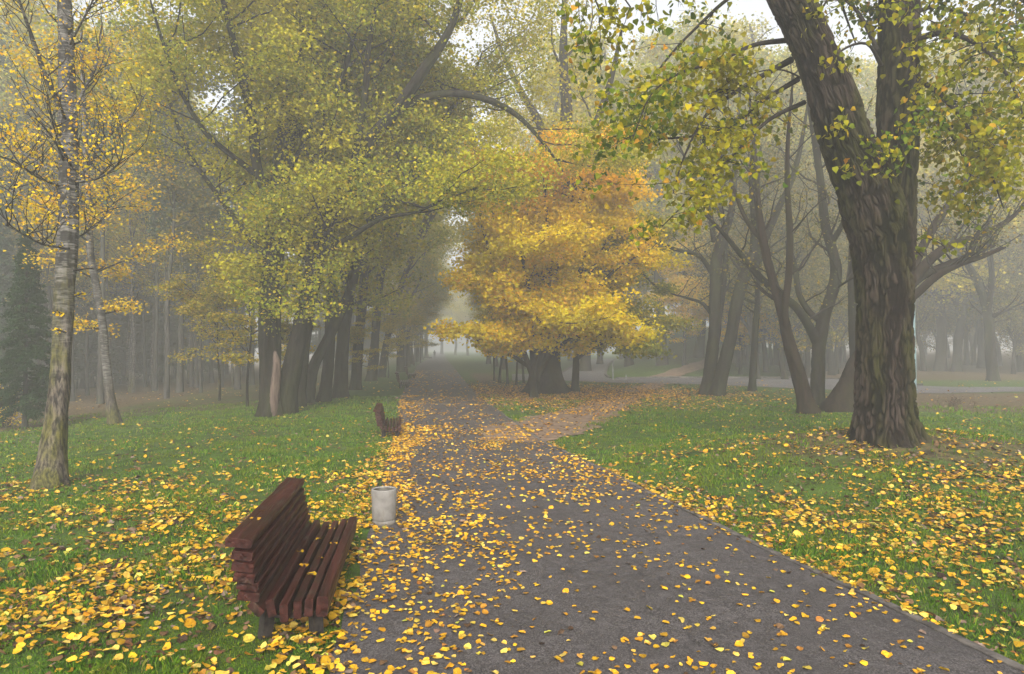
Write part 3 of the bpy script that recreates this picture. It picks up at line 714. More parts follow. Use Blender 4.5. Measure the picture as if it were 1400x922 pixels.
# thin bare twigs over the left limb
for pts in ([(1145, 150, 2.5), (1100, 110, 1.5), (1060, 95, 1), (1010, 110, .8), (985, 150, .5)], [(1110, 60, 2.2), (1120, 20, 1.6), (1150, -30, 1)], [(1205, 90, 3), (1185, 60, 2), (1150, 70, 1.5), (1140, 100, 1)]):
    hb(pts, -.6, 4, .5, 10, .1, up=-.1)
# in front of the trunk
for (px_, py_, n_) in ((1108, 25, 60), (1140, 95, 55), (1128, 60, 30), (1150, 175, 90), (1185, 205, 110), (1170, 235, 60), (1215, 180, 100), (1200, 235, 45), (1245, 125, 110), (1260, 175, 90), (1235, 75, 70), (1225, 25, 80), (1285, 110, 90), (1225, 215, 60), (1210, 245, 20)):
    s0 = at(px_+T.r.normal(0, 6), py_-25, HY-.9); T.spray(s0, (T.r.normal(0, .5), -.6, -.5), .55, .008, n_//2, .15, -.3, 3)
# right side
hb([(1250, 55, 5), (1290, 45, 4), (1335, 60, 3), (1375, 100, 2), (1400, 160, 1.2), (1415, 230, .7)], -1.5, 24, 1.2, 56, .18, t0=.1, up=-.25)
hb([(1250, 105, 4), (1285, 130, 3.2), (1320, 170, 2.4), (1350, 225, 1.6), (1372, 285, .8)], -.8, 22, 1.0, 56, .17, t0=.1, up=-.3)
hb([(1245, -10, 5), (1300, -30, 4), (1360, -20, 3), (1420, 20, 2), (1450, 90, 1)], .8, 20, 1.3, 56, .18, t0=.1, up=-.25)
hb([(1250, 150, 3), (1280, 160, 2.4), (1310, 200, 1.8), (1330, 250, 1), (1335, 280, .6)], 1.2, 15, .8, 47, .16, t0=.15, up=-.3)
hb([(1245, 20, 3.5), (1280, 10, 2.5), (1330, 25, 2), (1380, 60, 1.5), (1410, 120, 1)], 2.0, 18, 1.1, 50, .18, t0=.1, up=-.25)
hb([(1200, 70, 3.5), (1175, 20, 2.5), (1150, 0, 2), (1170, 60, 1)], 1.8, 11, .9, 44, .18, t0=.1, up=-.2)
hb([(1248, 330, 2), (1262, 325, 1.2), (1280, 330, .8), (1292, 338, .5)], -.3, 5, .3, 8, .1, t0=.2, up=0)
hb([(1246, 345, 1.5), (1254, 345, 1), (1262, 352, .6)], -.3, 3, .25, 7, .08, t0=.2, up=0)
# hanging sprays from a limb that passes overhead
P, r = px_path([(1060, -40, 9), (980, -75, 7), (900, -70, 5), (850, -45, 4), (800, -40, 3), (765, -35, 1.5)], HY-.6, -3.0); p, rr = T.limb(P, r, 8, 4)
for (px_, py0, L_, n_) in ((768, -10, .35, 30), (790, -10, 1.0, 110), (805, -20, 1.0, 90), (818, 10, 1.1, 110), (826, -10, .6, 60), (845, -10, .45, 70), (862, 10, .75, 60), (880, -10, .4, 35), (895, -12, .55, 60), (932, -12, .25, 14), (950, -12, .3, 22), (990, -15, .3, 20)):
    q = at(px_, py0, HY-3.0); T.spray(q, (T.r.normal(0, .25), T.r.normal(0, .25), -1), L_, .008, n_//2, .10, -.3, 3)
    j = np.argmin(np.linalg.norm(p-q, axis=1)); tube(T.br, smooth_path([p[j], (p[j]+q)/2+[0, 0, .1], q], 3), [.012]*7, 4)
# crown above the frame
for pts, dY in (([(1030, -150, 9), (980, -220, 6), (920, -300, 4), (880, -380, 2)], -2), ([(1020, -260, 8), (1060, -330, 5), (1100, -420, 3)], 2), ([(1250, -260, 8), (1320, -330, 6), (1400, -380, 3)], 1), ([(1235, -100, 7), (1300, -180, 5), (1400, -230, 3), (1480, -240, 2)], -2), ([(1245, -200, 6), (1210, -300, 4), (1180, -420, 2)], -3)):
    hb(pts, dY, 12, 1.8, 130, .32, t0=.2, up=.0)
hp = Tree.build(T, 'poplar_tree', M['bark_near'], [M['leaf_hero']], None)
for ch in list(hp.children): ch.parent = o
bpy.data.objects.remove(hp)
tag(o, 'huge forked poplar with deeply furrowed mossy bark on the leafy mound', 'tree')

# ------------------------------------------------------------------ birches on the left
def build_px_tree(name, trunk, limbs, Yb, bark, leafm, label, cloth, seed=1, leaf=.13, flat=.5, sides=14, flare=.45, group=None, tmpl=T_QUAD, droop=.5, epi=None, base=None, dys=None, twig=None, tw=1):
    """trunk / limbs in photo pixels with radii; cloth = (sprays, length, leaves, spread, t0, up, tilt, second)"""
    b = ground(trunk[0][0], trunk[0][1]) if base is None else base
    if bark is M['bark_bare'] or bark is M['bark_red']: trunk = [(a_, b_, c_*.88) for a_, b_, c_ in trunk]
    T = Tree(b, seed, leaf, flat, tmpl); T.droop = droop; T.tw = tw
    Yb = b[1]
    P, r = px_path(trunk, Yb, T.r.normal(0, 1)); P[0] = b
    p, rr = T.limb(P, r, sides, 10 if sides >= 32 else 5, flare=flare)
    def dress(p, rr, c):
        n, L, nl, spr, t0, up, tilt, second = c
        T.clothe(p, rr, n, L, nl, spr, t0, up, tilt, 3, second)
    dress(p, rr, cloth)
    for i, lb in enumerate(limbs):
        c = cloth
        if isinstance(lb, tuple): lb, c = lb
        j = np.argmin(np.abs(p[:, 2]-at(lb[0][0], lb[0][1], Yb)[2]))
        ys_ = p[j, 1]; dy = (dys[i % len(dys)] if dys else (1 if i % 2 else -1)*T.r.uniform(1, 3.5))
        P2, r2 = px_path(lb, ys_, dy); p2, rr2 = T.limb(P2, r2, max(min(sides//2, 16), 8), 4)
        n, L, nl, spr, t0, up, tilt, second = c
        frac = np.linalg.norm(p2[-1]-p2[0])/max(np.linalg.norm(p[-1]-p[0]), 1)
        T.clothe(p2, rr2, max(2, int(n*min(1, frac+.25))) if c is cloth else n, L, nl, spr, .15, up, tilt, 3, second)
    if epi:
        for (a, b_, n_, L_, sp_) in epi:
            T.spray(at(a, b_, Yb-.5), (T.r.normal(0, 1), T.r.normal(0, 1), .2), L_, .02, n_, sp_, 0, 3)
    return T.build(name, bark, leafm, label, 'tree', group, twig)
bare = lambda n, L, nl, sp: (n, L, nl, sp, .2, .12, .4, 3)
build_px_tree('birch_tree', [(66, 666, 16), (72, 620, 14.5), (80, 540, 13), (86, 450, 12.5), (91, 350, 12), (93, 280, 11.5), (93, 200, 11), (92, 120, 10.5), (90, 40, 9), (88, -40, 8), (90, -150, 6), (94, -260, 3)],
    [[(84, 153, 3.2), (65, 111, 3), (49, 65, 2.6), (33, 20, 2), (20, -20, 1.5), (10, -70, 1)],
     [(98, 162, 2.2), (114, 124, 2), (130, 94, 1.6), (136, 62, 1), (140, 30, .6)],
     [(98, 228, 1.8), (81, 195, 1.4), (70, 160, .9), (66, 130, .5)],
     [(104, 252, 2.2), (124, 221, 2), (146, 189, 1.6), (176, 163, 1.1), (200, 128, .6)],
     [(104, 249, 1.8), (128, 246, 1.6), (150, 235, 1.3), (163, 221, 1), (170, 198, .6)],
     [(84, 240, 2), (49, 221, 1.7), (20, 202, 1.3), (-8, 188, .9)],
     [(84, 256, 1.8), (49, 241, 1.6), (20, 221, 1.2), (-5, 213, .8)],
     [(84, 300, 1.8), (58, 281, 1.5), (33, 267, 1.2), (3, 257, .8)],
     [(84, 338, 1.8), (60, 335, 1.5), (35, 322, 1.1), (8, 308, .7)],
     [(98, 330, 1.6), (118, 318, 1.2), (140, 300, .8), (160, 270, .5)],
     [(96, 60, 1.8), (112, 30, 1.5), (125, 5, 1.2), (140, -30, .8)],
     [(86, 100, 1.6), (60, 78, 1.2), (30, 55, .9), (2, 20, .6)]],
    0, M['birch'], M['leaf_gold'], 'nearest birch with a grey cracked mossy foot and white upper trunk', (30, 1.1, 27, .20, .36, .15, .5, 4), 3, .055, .6, 28, .1,
    epi=[(100, 405, 12, .25, .05), (88, 430, 14, .2, .06), (90, 455, 14, .2, .05), (95, 340, 14, .3, .06), (100, 370, 8, .3, .08)], droop=.8, tw=.28)
mp = lambda n, L, nl, sp, t0=.3, second=5: (n, L, nl, sp, t0, -.03, .08, second)
build_px_tree('birch_tree', [(157, 579, 7.5), (150, 540, 6.2), (144, 490, 5.2), (141, 450, 5), (133, 400, 4.8), (124, 350, 4.5), (122, 290, 4), (118, 220, 3.5), (115, 150, 3), (112, 80, 2), (110, 20, 1)], [],
    0, M['birch_small'], M['leaf_gold'], 'slim white birch with dark patches and golden level sprays of leaves', mp(20, 2.2, 330, .30, .2), 5, .105, .3, 14, .1, tw=.4)
# ------------------------------------------------------------------ the row of poplars left of the path
G = None
row = lambda n, L, nl, sp=.42, t0=.28, second=6: (n, L, nl, sp, t0, .05, .15, second)
rowA = build_px_tree('poplar_tree', [(371, 568, 15), (370, 520, 14), (369, 450, 13.5), (372, 370, 13), (378, 300, 13), (385, 230, 12.5), (398, 150, 12), (412, 95, 10), (420, 30, 8), (428, -60, 6.5), (430, -150, 4.5), (433, -250, 2)],
    [[(390, 195, 7), (430, 165, 6), (465, 118, 4.5), (480, 60, 3.5), (500, 0, 2.5), (510, -60, 1.5)],
     [(412, 110, 7), (450, 65, 6), (490, 28, 5), (540, -10, 4), (580, -60, 3), (600, -130, 1.5)],
     [(374, 290, 8), (352, 230, 7), (345, 165, 6.5), (332, 110, 5.5), (320, 60, 4.5), (305, 0, 3.5), (290, -80, 2)],
     [(370, 352, 4.5), (345, 330, 4), (300, 270, 3.5), (262, 215, 3), (235, 150, 2), (215, 80, 1.2)],
     [(366, 250, 5), (320, 215, 4), (280, 180, 3.5), (245, 120, 2.8), (220, 50, 2), (200, -20, 1)],
     [(400, 110, 5), (360, 60, 4), (330, 20, 3), (270, -20, 2), (230, -60, 1)]],
    0, M['bark'], M['leaf_row'], 'nearest poplar of the left row with a pale scar on its trunk', row(18, 3.4, 1050), 21, .108, .5, 56, .12, dys=[-2, 2.5, -3.5, 3, -4, 4], epi=[(372+q%3*9-9, 300+q*9, 230, 1.6, .38) for q in range(16)])
b_ = rowA.location
Ps, rs = px_path([(373, 572, 4), (374, 560, 6), (375, 540, 6.5), (377, 520, 6), (378, 500, 5), (377, 488, 3.5), (376, 480, 1)], b_[1]-.30, .06)
ms = MB(); Vs, fs = tube_v(smooth_path(Ps, 6), np.interp(np.linspace(0, 6, 37), range(7), rs), 20, (fbm(np.arange(20)[None]*1.3+np.zeros((37, 1)), np.arange(37)[:, None]*.45, 4)-.5)*.07)
ms.add(Vs, fs); tag(ms.build('bark_scar', simple('bared_wood', (.035, .022, .016), (.16, .115, .09), 1.0, .8, .03, .8, .2, (9, 9, 1.2)), rowA, tuple(b_), True), 'pale stripped patch of bare wood')
build_px_tree('poplar_tree', [(388, 566, 14), (400, 500, 12.5), (415, 440, 12), (425, 390, 11), (435, 340, 10.5), (455, 285, 10), (480, 240, 9.5), (508, 190, 9), (542, 150, 8), (580, 95, 7), (615, 40, 5), (640, -40, 4), (660, -130, 2)],
    [[(542, 152, 5.5), (580, 133, 5), (630, 128, 4.5), (680, 142, 4), (715, 165, 3.2), (750, 205, 2), (770, 235, 1)],
     [(480, 245, 6), (490, 190, 5), (500, 120, 4.5), (505, 60, 3.5), (520, -20, 2), (530, -90, 1)],
     [(505, 305, 6), (545, 265, 5.5), (580, 212, 5), (610, 160, 4), (640, 120, 2.5), (660, 70, 1.2)],
     [(430, 350, 5), (470, 330, 4), (520, 300, 3), (570, 290, 2), (610, 270, 1)],
     [(435, 330, 5), (440, 270, 4.5), (440, 200, 4), (450, 130, 3), (460, 60, 2)]],
    0, M['bark'], M['leaf_row'], 'leaning poplar of the left row whose limb arches over the path', row(17, 3.2, 1050), 22, .108, .5, 50, .1, dys=[3, -2, 4, -3, 2.5], epi=[(455-q*2.6, 290+q*10, 230, 1.6, .38) for q in range(15)])
rows = [
 ([(410, 556, 9.5), (416, 480, 8.5), (425, 420, 8), (432, 350, 7), (436, 250, 6), (430, 150, 5), (425, 50, 3.5), (420, -60, 2)], 'upright poplar standing close behind the forked pair in the row', 'bark'),
 ([(422, 551, 9), (428, 505, 9.5), (445, 470, 9), (462, 435, 8.5), (478, 400, 8), (490, 350, 7), (495, 290, 6), (498, 200, 5), (500, 100, 4), (505, 0, 3), (508, -100, 1.5)], 'poplar in the row whose trunk bends sharply towards the path', 'bark'),
 ([(443, 549, 11), (449, 500, 10), (452, 440, 9.5), (455, 380, 8), (465, 300, 7), (478, 200, 5), (485, 100, 4), (490, 0, 2)], 'straight grey poplar just past the bent one in the row', 'bark'),
 ([(465, 544, 12.5), (468, 480, 11.5), (474, 420, 10.5), (480, 350, 8), (478, 250, 6), (480, 150, 5), (478, 30, 3), (478, -60, 1.5)], 'stout dark poplar in the middle of the row', 'bark'),
 ([(486, 533, 8), (489, 480, 7.5), (495, 420, 7), (500, 350, 6), (510, 250, 5), (520, 150, 4), (530, 50, 2)], 'slimmer upright poplar behind the stout dark one', 'bark'),
 ([(507, 521, 7.5), (512, 480, 7), (515, 430, 6.5), (520, 380, 6), (535, 300, 5), (550, 220, 4), (560, 120, 3), (565, 40, 1.5)], 'hazy poplar with a thin yellow sapling at its side', 'bark'),
 ([(521, 516, 5.5), (530, 460, 5.2), (543, 410, 4.5), (560, 360, 4), (590, 300, 3), (620, 240, 2), (640, 200, 1)], 'hazy poplar leaning far over the path at the end of the near row', 'bark'),
]
protos = []
for i, (tr_, lab, bk) in enumerate(rows):
    tr_ = [(a_, b_, c_*(.74 if i < 4 else .84)) for a_, b_, c_ in tr_]
    n = len(tr_); mid = tr_[n//2]
    s = 1 if i % 2 else -1
    limbs = [[(tr_[3][0], tr_[3][1], 4), (tr_[3][0]+22, tr_[3][1]-60, 3.4), (tr_[3][0]+48, tr_[3][1]-130, 2.6), (tr_[3][0]+70, tr_[3][1]-220, 1.2)],
             [(tr_[4][0], tr_[4][1], 3.6), (tr_[4][0]-25, tr_[4][1]-60, 3), (tr_[4][0]-45, tr_[4][1]-140, 2), (tr_[4][0]-60, tr_[4][1]-220, 1)]]
    Yb = ground(tr_[0][0], tr_[0][1])[1]
    protos.append(build_px_tree('poplar_tree', tr_, limbs, 0, M['bark'], M['leaf_row'], lab, row(18, 3.3, 560, .5, .22), 30+i, .145+.03*(i > 3), .5, 32, .1, dys=[-3.5, 3.5]))
# generic trees to be copied
def generic(name, Ht, r0, leafm, bark, label, seed, cloth, lean=(0, 0), limbs=4, leaf=.2, flat=.5, group=None, wob=.03, sides=8, low=.25, spreadf=.28, flare=.3):
    T = Tree((0, 0, 0), seed, leaf, flat)
    n = 8; P = np.column_stack([np.linspace(0, 1, n)**1.5*lean[0]*Ht+T.r.normal(0, wob*Ht, n)*np.linspace(0, 1, n), np.linspace(0, 1, n)**1.5*lean[1]*Ht+T.r.normal(0, wob*Ht, n)*np.linspace(0, 1, n), np.linspace(0, Ht, n)])
    p, r = T.limb(P, np.linspace(1, .12, n)**.8*r0, sides, 4, flare=flare)
    nn, L, nl, sp, t0, up, tilt, second = cloth
    T.clothe(p, r, nn, L, nl, sp, t0, up, tilt, 3, second)
    for q in range(limbs):
        t = T.r.uniform(low, .7); j = int(t*(len(p)-1)); az = T.r.uniform(0, 6.28)
        b = T.walk(p[j], (math.cos(az)*.8, math.sin(az)*.8, 1), Ht*spreadf*T.r.uniform(.8, 1.3), 7, .12, .2)
        rb = np.linspace(r[j]*.55, r[j]*.1, len(b)); tube(T.tr, b, rb, 6)
        T.clothe(b, rb, max(2, nn//2), L*.8, nl, sp, .2, up, tilt, 3, second)
    return T.build(name, bark, leafm, label, 'tree', group)
gA = generic('poplar_tree', 25, .42, M['leaf_row'], M['bark'], 'tall hazy poplar in the far stretch of the avenue', 60, row(20, 4.2, 700, .6, .2), (.04, 0), 5, .22, group='poplars along the far avenue')
gB = generic('poplar_tree', 23, .38, M['leaf_far'], M['bark'], 'tall hazy poplar in the far stretch of the avenue', 61, row(18, 4.2, 650, .6, .22), (-.06, 0), 5, .22, group='poplars along the far avenue')
p = ground(548, 508.5); gA.location = p; gA.rotation_euler = (0, 0, 0); gA.scale = (.9,)*3
first = True
for i, (px_, Yd, s_) in enumerate([(556, 82, .95), (563, 96, 1), (570, 112, 1), (576, 130, 1.05), (583, 150, 1.05),
                                  (678, 84, .8), (668, 98, .8), (690, 74, .75)]):
    x = (px_-700)/F*Yd; pos = (x, Yd, float(H(x, Yd)))
    if first and i >= 5: gB.location = pos; gB.scale = (s_,)*3; first = False; continue
    copy_tree(gA if (i % 2 == 0) else gB, pos, i*1.9, s_)

# poplar that rises out of the maple
build_px_tree('poplar_tree', [(747, 537, 24), (746, 500, 22), (748, 450, 19), (752, 380, 16), (760, 300, 14), (768, 258, 13), (770, 215, 9), (775, 150, 8), (770, 80, 6), (772, 0, 4), (770, -60, 2)],
    [[(764, 275, 8), (748, 225, 7), (738, 170, 5.5), (715, 130, 4.5), (690, 80, 3), (670, 20, 1.5)], [(772, 262, 8), (800, 232, 7), (812, 180, 5.5), (835, 110, 4), (850, 40, 2)],
     [(660, 220, 4), (640, 175, 5), (625, 140, 3), (610, 90, 1.5)][::1] and [(750, 400, 8), (690, 330, 6), (665, 250, 5), (645, 190, 4), (625, 150, 2.5), (612, 100, 1.2)]],
    0, M['bark'], M['leaf_far'], 'massive dark poplar trunk rising out of the golden maple', (5, 3.6, 380, .6, .72, .08, .2, 6), 70, .17, .5, 20, .3, dys=[3, -3, 4])
# ------------------------------------------------------------------ golden maple, its green neighbour
MY = ground(730, 544)
mc = (5, 2.0, 430, .33, .18, .02, .02, 6)
build_px_tree('maple_tree', [(732, 536, 5), (728, 480, 4.5), (722, 420, 4), (712, 350, 3.5), (705, 290, 2.5), (700, 225, 1.2)],
    [([(730, 520, 4), (705, 450, 3.5), (680, 380, 3), (660, 310, 2.2), (652, 245, 1)], (13, 2.3, 884, .34, .2, .04, .12, 6)),
     ([(734, 520, 4), (748, 440, 3.5), (752, 370, 3), (748, 300, 2.2), (742, 235, 1)], (13, 2.4, 884, .34, .2, .04, .12, 6)),
     ([(738, 510, 4), (775, 440, 3.5), (798, 350, 3), (808, 270, 2.4), (812, 205, 1.2)], (15, 2.0, 884, .34, .2, .04, .12, 6)),
     ([(740, 480, 3), (790, 420, 2.6), (840, 370, 2), (872, 350, 1)], (11, 2.0, 700, .31, .2, .04, .12, 6)),
     ([(738, 430, 3), (775, 330, 2.6), (805, 240, 2), (822, 205, 1)], (9, 1.7, 600, .31, .3, .04, .12, 6)),
     ([(728, 505, 3), (690, 480, 2.6), (668, 465, 2), (652, 466, 1)], (9, 1.5, 816, .32, .2, .04, .12, 5)),
     ([(728, 470, 3), (690, 420, 2.4), (670, 395, 1.8), (655, 388, 1)], (9, 1.5, 816, .33, .2, .04, .12, 5)),
     ([(740, 470, 3), (790, 400, 2.4), (825, 340, 1.8), (840, 290, 1)], (10, 2.0, 714, .33, .3, .04, .12, 5)),
     ([(736, 500, 3), (770, 470, 2.4), (800, 455, 1.8), (830, 460, 1)], (9, 1.9, 714, .32, .2, .04, .12, 5)),
     ([(732, 490, 3), (740, 460, 2.6), (748, 445, 2), (750, 440, 1)], (9, 2.4, 884, .33, .2, .04, .12, 5)),
     ([(732, 430, 3), (722, 390, 2.6), (715, 360, 2), (712, 340, 1)], (8, 2.4, 816, .33, .2, .04, .12, 5)),
     ([(736, 400, 3), (760, 340, 2.6), (790, 250, 2), (800, 225, 1)], (9, 2.0, 816, .33, .2, .04, .12, 5))],
    0, M['bark_bare'], M['leaf_maple'], 'broad golden maple with orange top beside the path', (14, 2.6, 900, .34, .25, .04, .12, 6), 80, .15, .5, 12, .3, dys=[-2.5, -1.5, -1, -1.5, -2, -3, -3, 1, -3, -3.5, -4, 0], droop=.3, tmpl=T_QUAD, base=MY)
build_px_tree('maple_tree', [(786, 536, 5.5), (788, 490, 5), (793, 440, 4.5), (800, 380, 3.5), (808, 330, 2)],
    [([(791, 450, 4), (830, 400, 3), (865, 350, 2.2), (890, 330, 1)], (12, 1.9, 714, .32, .2, .04, .12, 6)), ([(790, 480, 3.5), (835, 450, 3), (870, 440, 2.2), (898, 445, 1)], (12, 1.6, 714, .32, .2, .04, .12, 6)),
     ([(789, 490, 3), (820, 470, 2.4), (850, 468, 1.8), (875, 478, 1)], (10, 1.5, 646, .31, .2, .04, .12, 5)), ([(792, 450, 3), (840, 380, 2.6), (870, 370, 2), (900, 395, 1)], (11, 1.6, 714, .32, .2, .04, .12, 6))],
    0, M['bark_bare'], M['leaf_maple_green'], 'thin-trunked maple with greener leaves at the right of the golden one', (10, 2.0, 700, .33, .35, .04, .12, 6), 81, .15, .5, 12, .2, dys=[-2, 2, -2.5, 1.5], droop=.3)
# stems of the thicket behind the maple
th = generic('young_maple', 6.5, .09, M['leaf_sap'], M['bark_bare'], 'young maple stem in the thicket left of the massive trunk', 82, (12, 1.5, 260, .28, .35, 0, .05, 4), (.1, 0), 2, .13, .22, 'thicket stems', .02, 7)
for i, (px_, py_, rz, s_) in enumerate([(683, 524, 0, 1), (676, 521, 2, .8), (694, 526, 4, .9), (706, 528, 1, .8), (716, 524, 3, .9)]):
    q = ground(px_, py_)
    if i == 0: th.location = q
    else: copy_tree(th, q, rz, s_)
# saplings under the row
sp = generic('maple_sapling', 7.5, .06, M['leaf_sap'], M['bark_bare'], 'yellow-green sapling with level sprays behind the nearest row poplar', 83, (22, 1.8, 300, .26, .2, -.02, .05, 5), (.05, 0), 2, .11, .18, 'saplings under the row', .03, 6)
sp.location = ground(338, 556)
for i, (px_, py_, rz, s_, lab) in enumerate([(390, 549, 1, .6, 'low yellow-green sapling showing between the two nearest row trunks'), (492, 533, 2, .58, 'small bright sapling against the stout dark row trunk'),
        (531, 517, 3, .8, 'hazy yellow sapling between the row and the paired benches'), (543, 511, 4, 1.0, 'taller hazy yellow sapling beyond the paired benches'), (556, 505, 5, 1.25, None), (566, 500, .5, 1.2, None), (575, 496.5, 1.4, 1.3, None), (300, 548, 2.5, .9, 'yellow-green sapling standing alone left of the row')]):
    copy_tree(sp, ground(px_, py_), rz, s_, lab or 'faint yellowish sapling in the mist at the path side')
# ------------------------------------------------------------------ trees with dark bare limbs on the right
bt = (10, 2.2, 45, .30, .35, .12, .3, 5)
def bare_tree(label, trunk, limbs, seed, bark='bark_bare', cloth=bt, flare=.1, dys=None, name='alder_tree', leaf=.10):
    return build_px_tree(name, trunk, limbs, 0, M[bark], M['leaf_olive'], label, cloth, seed, leaf, .5, 32, flare, dys=dys)
bare_tree('upright dark stem of the joined pair right of the maple', [(966, 540, 9.5), (972, 500, 9), (977, 450, 9), (978, 400, 8.5), (979, 360, 8), (985, 330, 7), (1000, 290, 5), (1005, 230, 4), (1010, 150, 2.5), (1015, 80, 1)],
    [[(975, 375, 3.5), (955, 350, 3), (920, 340, 2.4), (890, 325, 1.8), (870, 318, 1)], [(973, 430, 3), (960, 415, 2.4), (940, 408, 1.8), (918, 402, 1)], [(976, 330, 4), (968, 280, 3), (945, 235, 2), (925, 190, 1)], [(979, 460, 4), (988, 400, 4), (992, 340, 3.5), (985, 280, 2.5), (975, 210, 1.2)]], 90)
bare_tree('dark stem of the joined pair leaning away to the right', [(980, 541, 9.5), (990, 500, 9.5), (1000, 460, 9), (1004, 430, 9), (1015, 385, 9), (1030, 350, 8.5), (1045, 325, 7), (1062, 290, 5), (1085, 240, 4), (1100, 170, 2.5), (1110, 100, 1)],
    [[(1030, 350, 5), (1030, 300, 4), (1028, 240, 3.5), (1032, 180, 2.5), (1035, 110, 1)], [(1010, 400, 3), (1035, 360, 2.5), (1070, 340, 1.6), (1095, 330, .9)]], 91)
bare_tree('thin straight dark stem between the joined pair and the twisted tree', [(1028, 535, 5.5), (1030, 500, 5), (1033, 450, 4.8), (1036, 400, 4.2), (1038, 340, 3.5), (1036, 270, 2.6), (1040, 200, 1.5)], [], 92, cloth=(16, 2.0, 110, .3, .3, .1, .2, 5))
bare_tree('reddish twisted trunk leaning left with a thin second stem', [(1106, 566, 13), (1100, 545, 11), (1090, 505, 10), (1078, 465, 9), (1070, 430, 7.5), (1058, 390, 6.5), (1048, 350, 6), (1040, 310, 5.5), (1034, 250, 4.5), (1030, 180, 3), (1020, 100, 1.5)],
    [[(1078, 462, 5.5), (1073, 425, 5), (1078, 380, 4.6), (1080, 320, 4.2), (1076, 250, 3.5), (1078, 180, 2.5), (1085, 100, 1)], [(1044, 330, 4), (1020, 300, 3), (1000, 250, 2), (980, 190, 1)], [(1066, 420, 2), (1055, 405, 1.4), (1042, 398, .8)]], 93, 'bark_red', dys=[-1, 2, 1])
bare_tree('dark tree with a low fork, its left limb running far out', [(1117, 556, 10), (1118, 520, 9.5), (1119, 485, 9.5), (1121, 462, 10), (1127, 430, 8.5), (1138, 400, 8.5), (1143, 370, 8), (1137, 340, 7), (1128, 305, 6.5), (1122, 250, 5.5), (1114, 190, 5), (1105, 130, 3), (1100, 60, 1.5)],
    [[(1118, 470, 7), (1105, 445, 6), (1088, 420, 5.5), (1062, 400, 5), (1035, 375, 4.4), (1010, 345, 3.6), (985, 315, 2.6), (960, 290, 1.4)], [(1122, 440, 4.5), (1105, 425, 4), (1092, 400, 4), (1086, 360, 3.4), (1075, 330, 2)], [(1135, 335, 4), (1150, 310, 3.2), (1162, 280, 2)], [(1142, 395, 1.8), (1158, 385, 1.4), (1170, 378, .8)]], 94, dys=[-2, 1.5, -1, -1.5])
t6 = ground(1148, 562)
bare_tree('broad slanting trunk half hidden behind the huge poplar, its limbs reaching out past it', [(1148, 562, 22), (1160, 530, 17), (1175, 490, 12), (1195, 455, 11), (1220, 425, 10), (1245, 410, 8)],
    [([(1240, 412, 6), (1255, 400, 5.5), (1280, 378, 5), (1310, 362, 4.2), (1345, 350, 3.2), (1375, 338, 1.5)], bt), ([(1235, 405, 6), (1252, 385, 5.5), (1280, 368, 4.5), (1320, 352, 3.5), (1360, 335, 2)], bt),
     ([(1228, 412, 7), (1250, 382, 7), (1275, 352, 6.5), (1305, 333, 5.5), (1340, 322, 4.4), (1380, 300, 3), (1410, 270, 1.5)], bt), ([(1235, 405, 6), (1260, 340, 5.5), (1290, 290, 5), (1320, 250, 4), (1335, 180, 2.5), (1345, 120, 1)], bt)], 95, 'bark_red', cloth=(2, 1.0, 10, .2, .6, .1, .2, 2), dys=[-1.2, .6, -.4, 1.4], flare=.1)
bare_tree('slim stem rising straight behind the slanting trunk', [(1170, 553, 8), (1169, 500, 7.5), (1166, 430, 6.5), (1165, 370, 6), (1168, 300, 5), (1165, 220, 3.5), (1160, 140, 2)], [], 96)
bare_tree('dark trunk across the road curving left above a pale blue post', [(1358, 521, 7.5), (1354, 480, 7), (1352, 440, 7), (1346, 410, 6), (1336, 385, 5.5), (1322, 360, 4.5), (1305, 335, 3.5), (1290, 300, 2)], [[(1350, 430, 4), (1356, 380, 3.5), (1352, 320, 3), (1360, 240, 1.5)]], 97, cloth=(12, 3.0, 80, .5, .3, .1, .2, 5), leaf=.15)
bare_tree('hazy forked trunk among the trees across the road', [(1307, 508, 6), (1310, 470, 6), (1314, 440, 5.5), (1322, 410, 5), (1332, 380, 4), (1342, 330, 3), (1346, 260, 1.5)], [[(1314, 440, 4), (1308, 400, 3.5), (1298, 350, 2.6), (1290, 280, 1.2)]], 98, cloth=(14, 4.0, 90, .7, .25, .1, .2, 5), leaf=.2)
# copied woodland trees
wA = generic('woodland_tree', 15, .26, M['leaf_olive'], M['bark_bare'], 'misty dark-limbed tree in the wood across the road', 100, (22, 3.4, 200, .6, .15, .1, .2, 5), (.08, .02), 6, .17, group='trees in the wood across the road', wob=.05)
wB = generic('woodland_tree', 13, .22, M['leaf_olive'], M['bark_bare'], 'misty dark-limbed tree in the wood across the road', 101, (20, 3.2, 260, .6, .12, .1, .2, 5), (-.12, .05), 7, .17, group='trees in the wood across the road', wob=.06)
lst = []
r2 = np.random.default_rng(5)
for i in range(84):
    Yd = r2.uniform(50, 125)+(i > 44)*r2.uniform(10, 60); u = r2.uniform(.30, .98); lst.append((u*Yd, Yd))
for (a, Yd) in ((1047, 62), (1075, 66), (1137, 58), (1145, 72), (1175, 60), (1020, 90), (1100, 95), (985, 95), (1210, 60), (1385, 60), (1262, 66), (1283, 74)): lst.append(((a-700)/F*Yd, Yd))
for i, (x, Yd) in enumerate(lst):
    s_ = r2.uniform(.75, 1.15); pos = (x, Yd, float(H(x, Yd))-.05)
    if i < 2: w = (wA, wB)[i]; w.location = pos; w.scale = (s_,)*3
    else: copy_tree((wA, wB)[i % 2], pos, r2.uniform(0, 6.28), s_)
